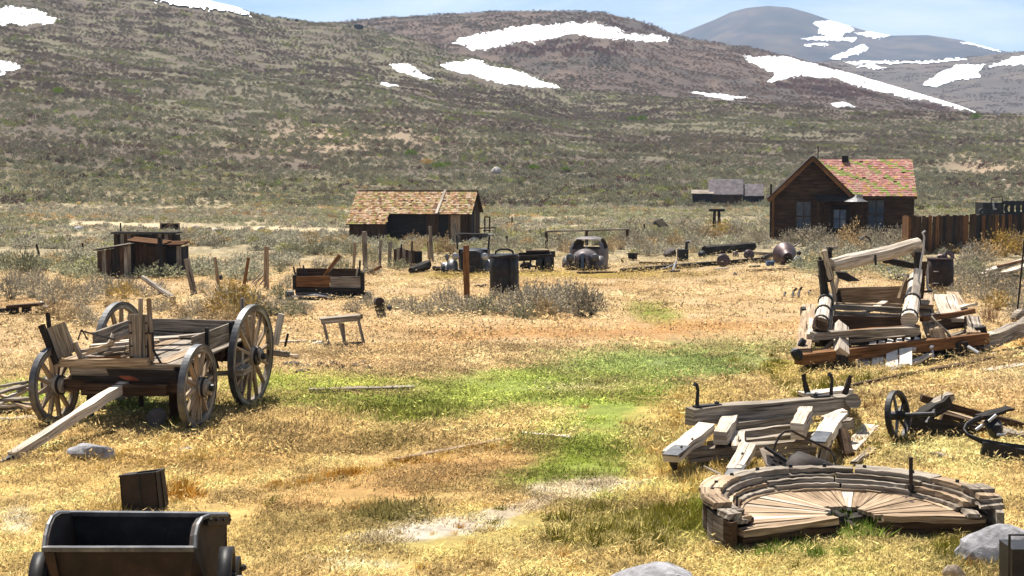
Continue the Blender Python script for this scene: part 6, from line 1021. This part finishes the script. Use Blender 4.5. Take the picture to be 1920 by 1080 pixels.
for a in [ # the long grey clump by the boiler
 (775,588,50,GRY),(805,592,46,GRY),(838,586,60,GRY),(868,592,54,GRY),(905,590,56,GRN),(935,586,58,GRY),(968,592,66,GRY),(1000,588,78,GRY),(1030,594,76,GRY),(1058,582,80,GRY),(1086,592,72,GRY),(1108,590,60,GRY),(1020,598,60,TAN),(985,598,50,GRN),(745,580,34,GRY),(720,582,30,GRN),(690,578,36,GRY),(662,584,34,GRY),(1045,572,60,GRY),(1000,574,56,GRY),(890,585,44,GRY),
 # behind the wagon
 (400,592,64,TAN),(440,596,90,GLD),(455,586,70,GRN),(478,590,66,GRY),(425,612,60,TAN),(380,620,60,TAN),(355,625,50,GRY),(340,600,46,TAN),(520,590,48,GRY),(548,592,44,GRN),(570,590,40,GRY),(505,592,40,GRN),(365,590,40,GRY),(410,572,50,GRY),(330,626,40,TAN),(395,622,50,TAN),(440,570,56,TAN),(545,580,36,GRY),
 # left
 (20,562,60,GRY),(60,558,58,GRY),(100,570,60,GRY),(130,560,58,TAN),(160,570,56,GRY),(110,600,56,TAN),(140,605,48,TAN),(165,612,46,GRY),(85,590,40,TAN),(180,552,50,GRY),(205,556,48,GRY),(232,560,56,GLD),(240,548,44,GRY),(270,556,40,GRY),(70,535,40,GRY),(35,540,44,GRY),(110,540,30,GRY),(300,552,34,GRY),(45,510,60,GRN),(20,505,50,GRN),(110,505,30,GLD),(88,508,30,GRN),(150,590,40,GRY),(60,605,30,TAN),(205,575,36,TAN),(380,548,30,GRY),(430,548,44,GLD),(300,585,36,GRY),(320,575,30,TAN),
 # around posts and cart
 (540,540,34,GRY),(525,560,40,GRN),(600,520,44,GRY),(640,512,40,GRN),(560,480,40,GRN),(590,478,36,GRN),(700,515,34,GRY),(745,506,40,GRN),(700,495,36,GRN),(795,470,44,TAN),(840,482,52,TAN),(830,472,40,TAN),(770,462,40,TAN),(730,470,34,GRN),(525,512,30,GRN),(515,490,30,GRY),(660,480,40,GRN),(620,470,40,GRN),
 # behind cars and around junk
 (1070,478,44,TAN),(1050,470,44,GRY),(1145,472,44,TAN),(1165,468,44,GRY),(1020,462,40,GRN),(985,465,40,TAN),(960,470,34,GRY),(1200,470,44,GRY),(1225,464,44,GRY),(1215,480,36,GRY),(1300,470,44,GRY),(1310,455,48,GRY),(1335,452,48,TAN),(1355,446,52,GLD),(1380,452,44,GRY),(1420,456,40,GRY),(1400,470,40,GRY),(1280,440,44,GRY),(1240,450,44,GRN),(1180,452,40,GRY),(1120,458,40,GRN),(930,456,40,GRN),(1260,462,40,TAN),
 # before the house and fence
 (1510,462,56,GRY),(1540,464,50,GRY),(1480,462,44,GRY),(1600,458,62,TAN),(1635,464,50,GRY),(1660,466,56,GRY),(1685,468,56,GRY),(1560,470,40,GRY),(1590,474,46,TAN),(1655,478,44,GRY),(1620,482,40,TAN),(1530,480,36,GRY),(1690,478,40,TAN),
 # right
 (1830,498,60,GRY),(1815,512,50,GRY),(1850,488,64,TAN),(1880,482,70,GLD),(1905,478,60,TAN),(1800,528,50,GRY),(1822,538,54,GRY),(1850,545,56,GRY),(1800,552,44,GRY),(1880,548,50,GRY),(1905,552,50,GRY),(1840,565,44,GRY),(1870,580,50,GLD),(1900,575,50,GRY),(1765,558,34,TAN),(1748,562,30,GRY),(1790,572,36,GRY),(1910,600,46,GRY)]:
    plant(a[0], a[1], a[2], *a[3])
ORD = ['leftmost','second from left','third from left','fourth from left','fifth from left','sixth from left','seventh from left','eighth from left']
for lab, k in SEEN.items():
    if k > 1:
        for i, q in enumerate(sorted([a for a in PL if a[0] == lab], key=lambda a: a[1])): q[3]['label'] = '%s %s' % (ORD[i] if i < k-1 or k > 8 else 'rightmost', lab)
for px, py, w in ((1625,770,52),(1640,762,40),(1612,752,40),(1850,600,64),(1865,606,50)):
    o = plant(px, py, w, *RED); o['label'] = {1625:'reddish bare shrub beside the hook sled right end',1640:'thin reddish shrub right of the hook sled shrub',1612:'small reddish shrub behind the peg bunk',1850:'rusty bare shrub above the split log',1865:'smaller rusty shrub beside the split log'}[px]
for i, (px, py, w) in enumerate(((108,176,22),(770,292,22),(800,308,24),(822,316,24),(838,312,18),(1060,322,18),(1000,318,20),(1185,226,16),(1205,228,20),(1830,222,18),(1490,238,12))):
    pt, ok = onhill(zA, [px],[py],140,560); p = Vector(pt[0]); s = w*p.y/FPX/1.25; o = bpy.data.objects.new('hill_bush', NB['bush_lime' if i != 2 else 'bush_gold'][i%3]); COL.objects.link(o); o.location = p; o.scale = (s*1.15,s*1.15,s*.95); o.rotation_euler = (0,0,i)
    tag(o, ['lone bright green bush at left on the hillside','yellow green bush topping the hillside thicket','golden bush in the hillside thicket','bright green bush in the hillside thicket','small green bush right of the hillside thicket','green bush above the hitching rail slope','green bush on the slope above the barn end','small green bush high on the slope above the house','larger green bush high on the slope above the house','green bush at the far right slope top','tiny green bush on the slope left of the house'][i], 'bush', 'green bushes on the hillside')
brush(); grass(); haze()
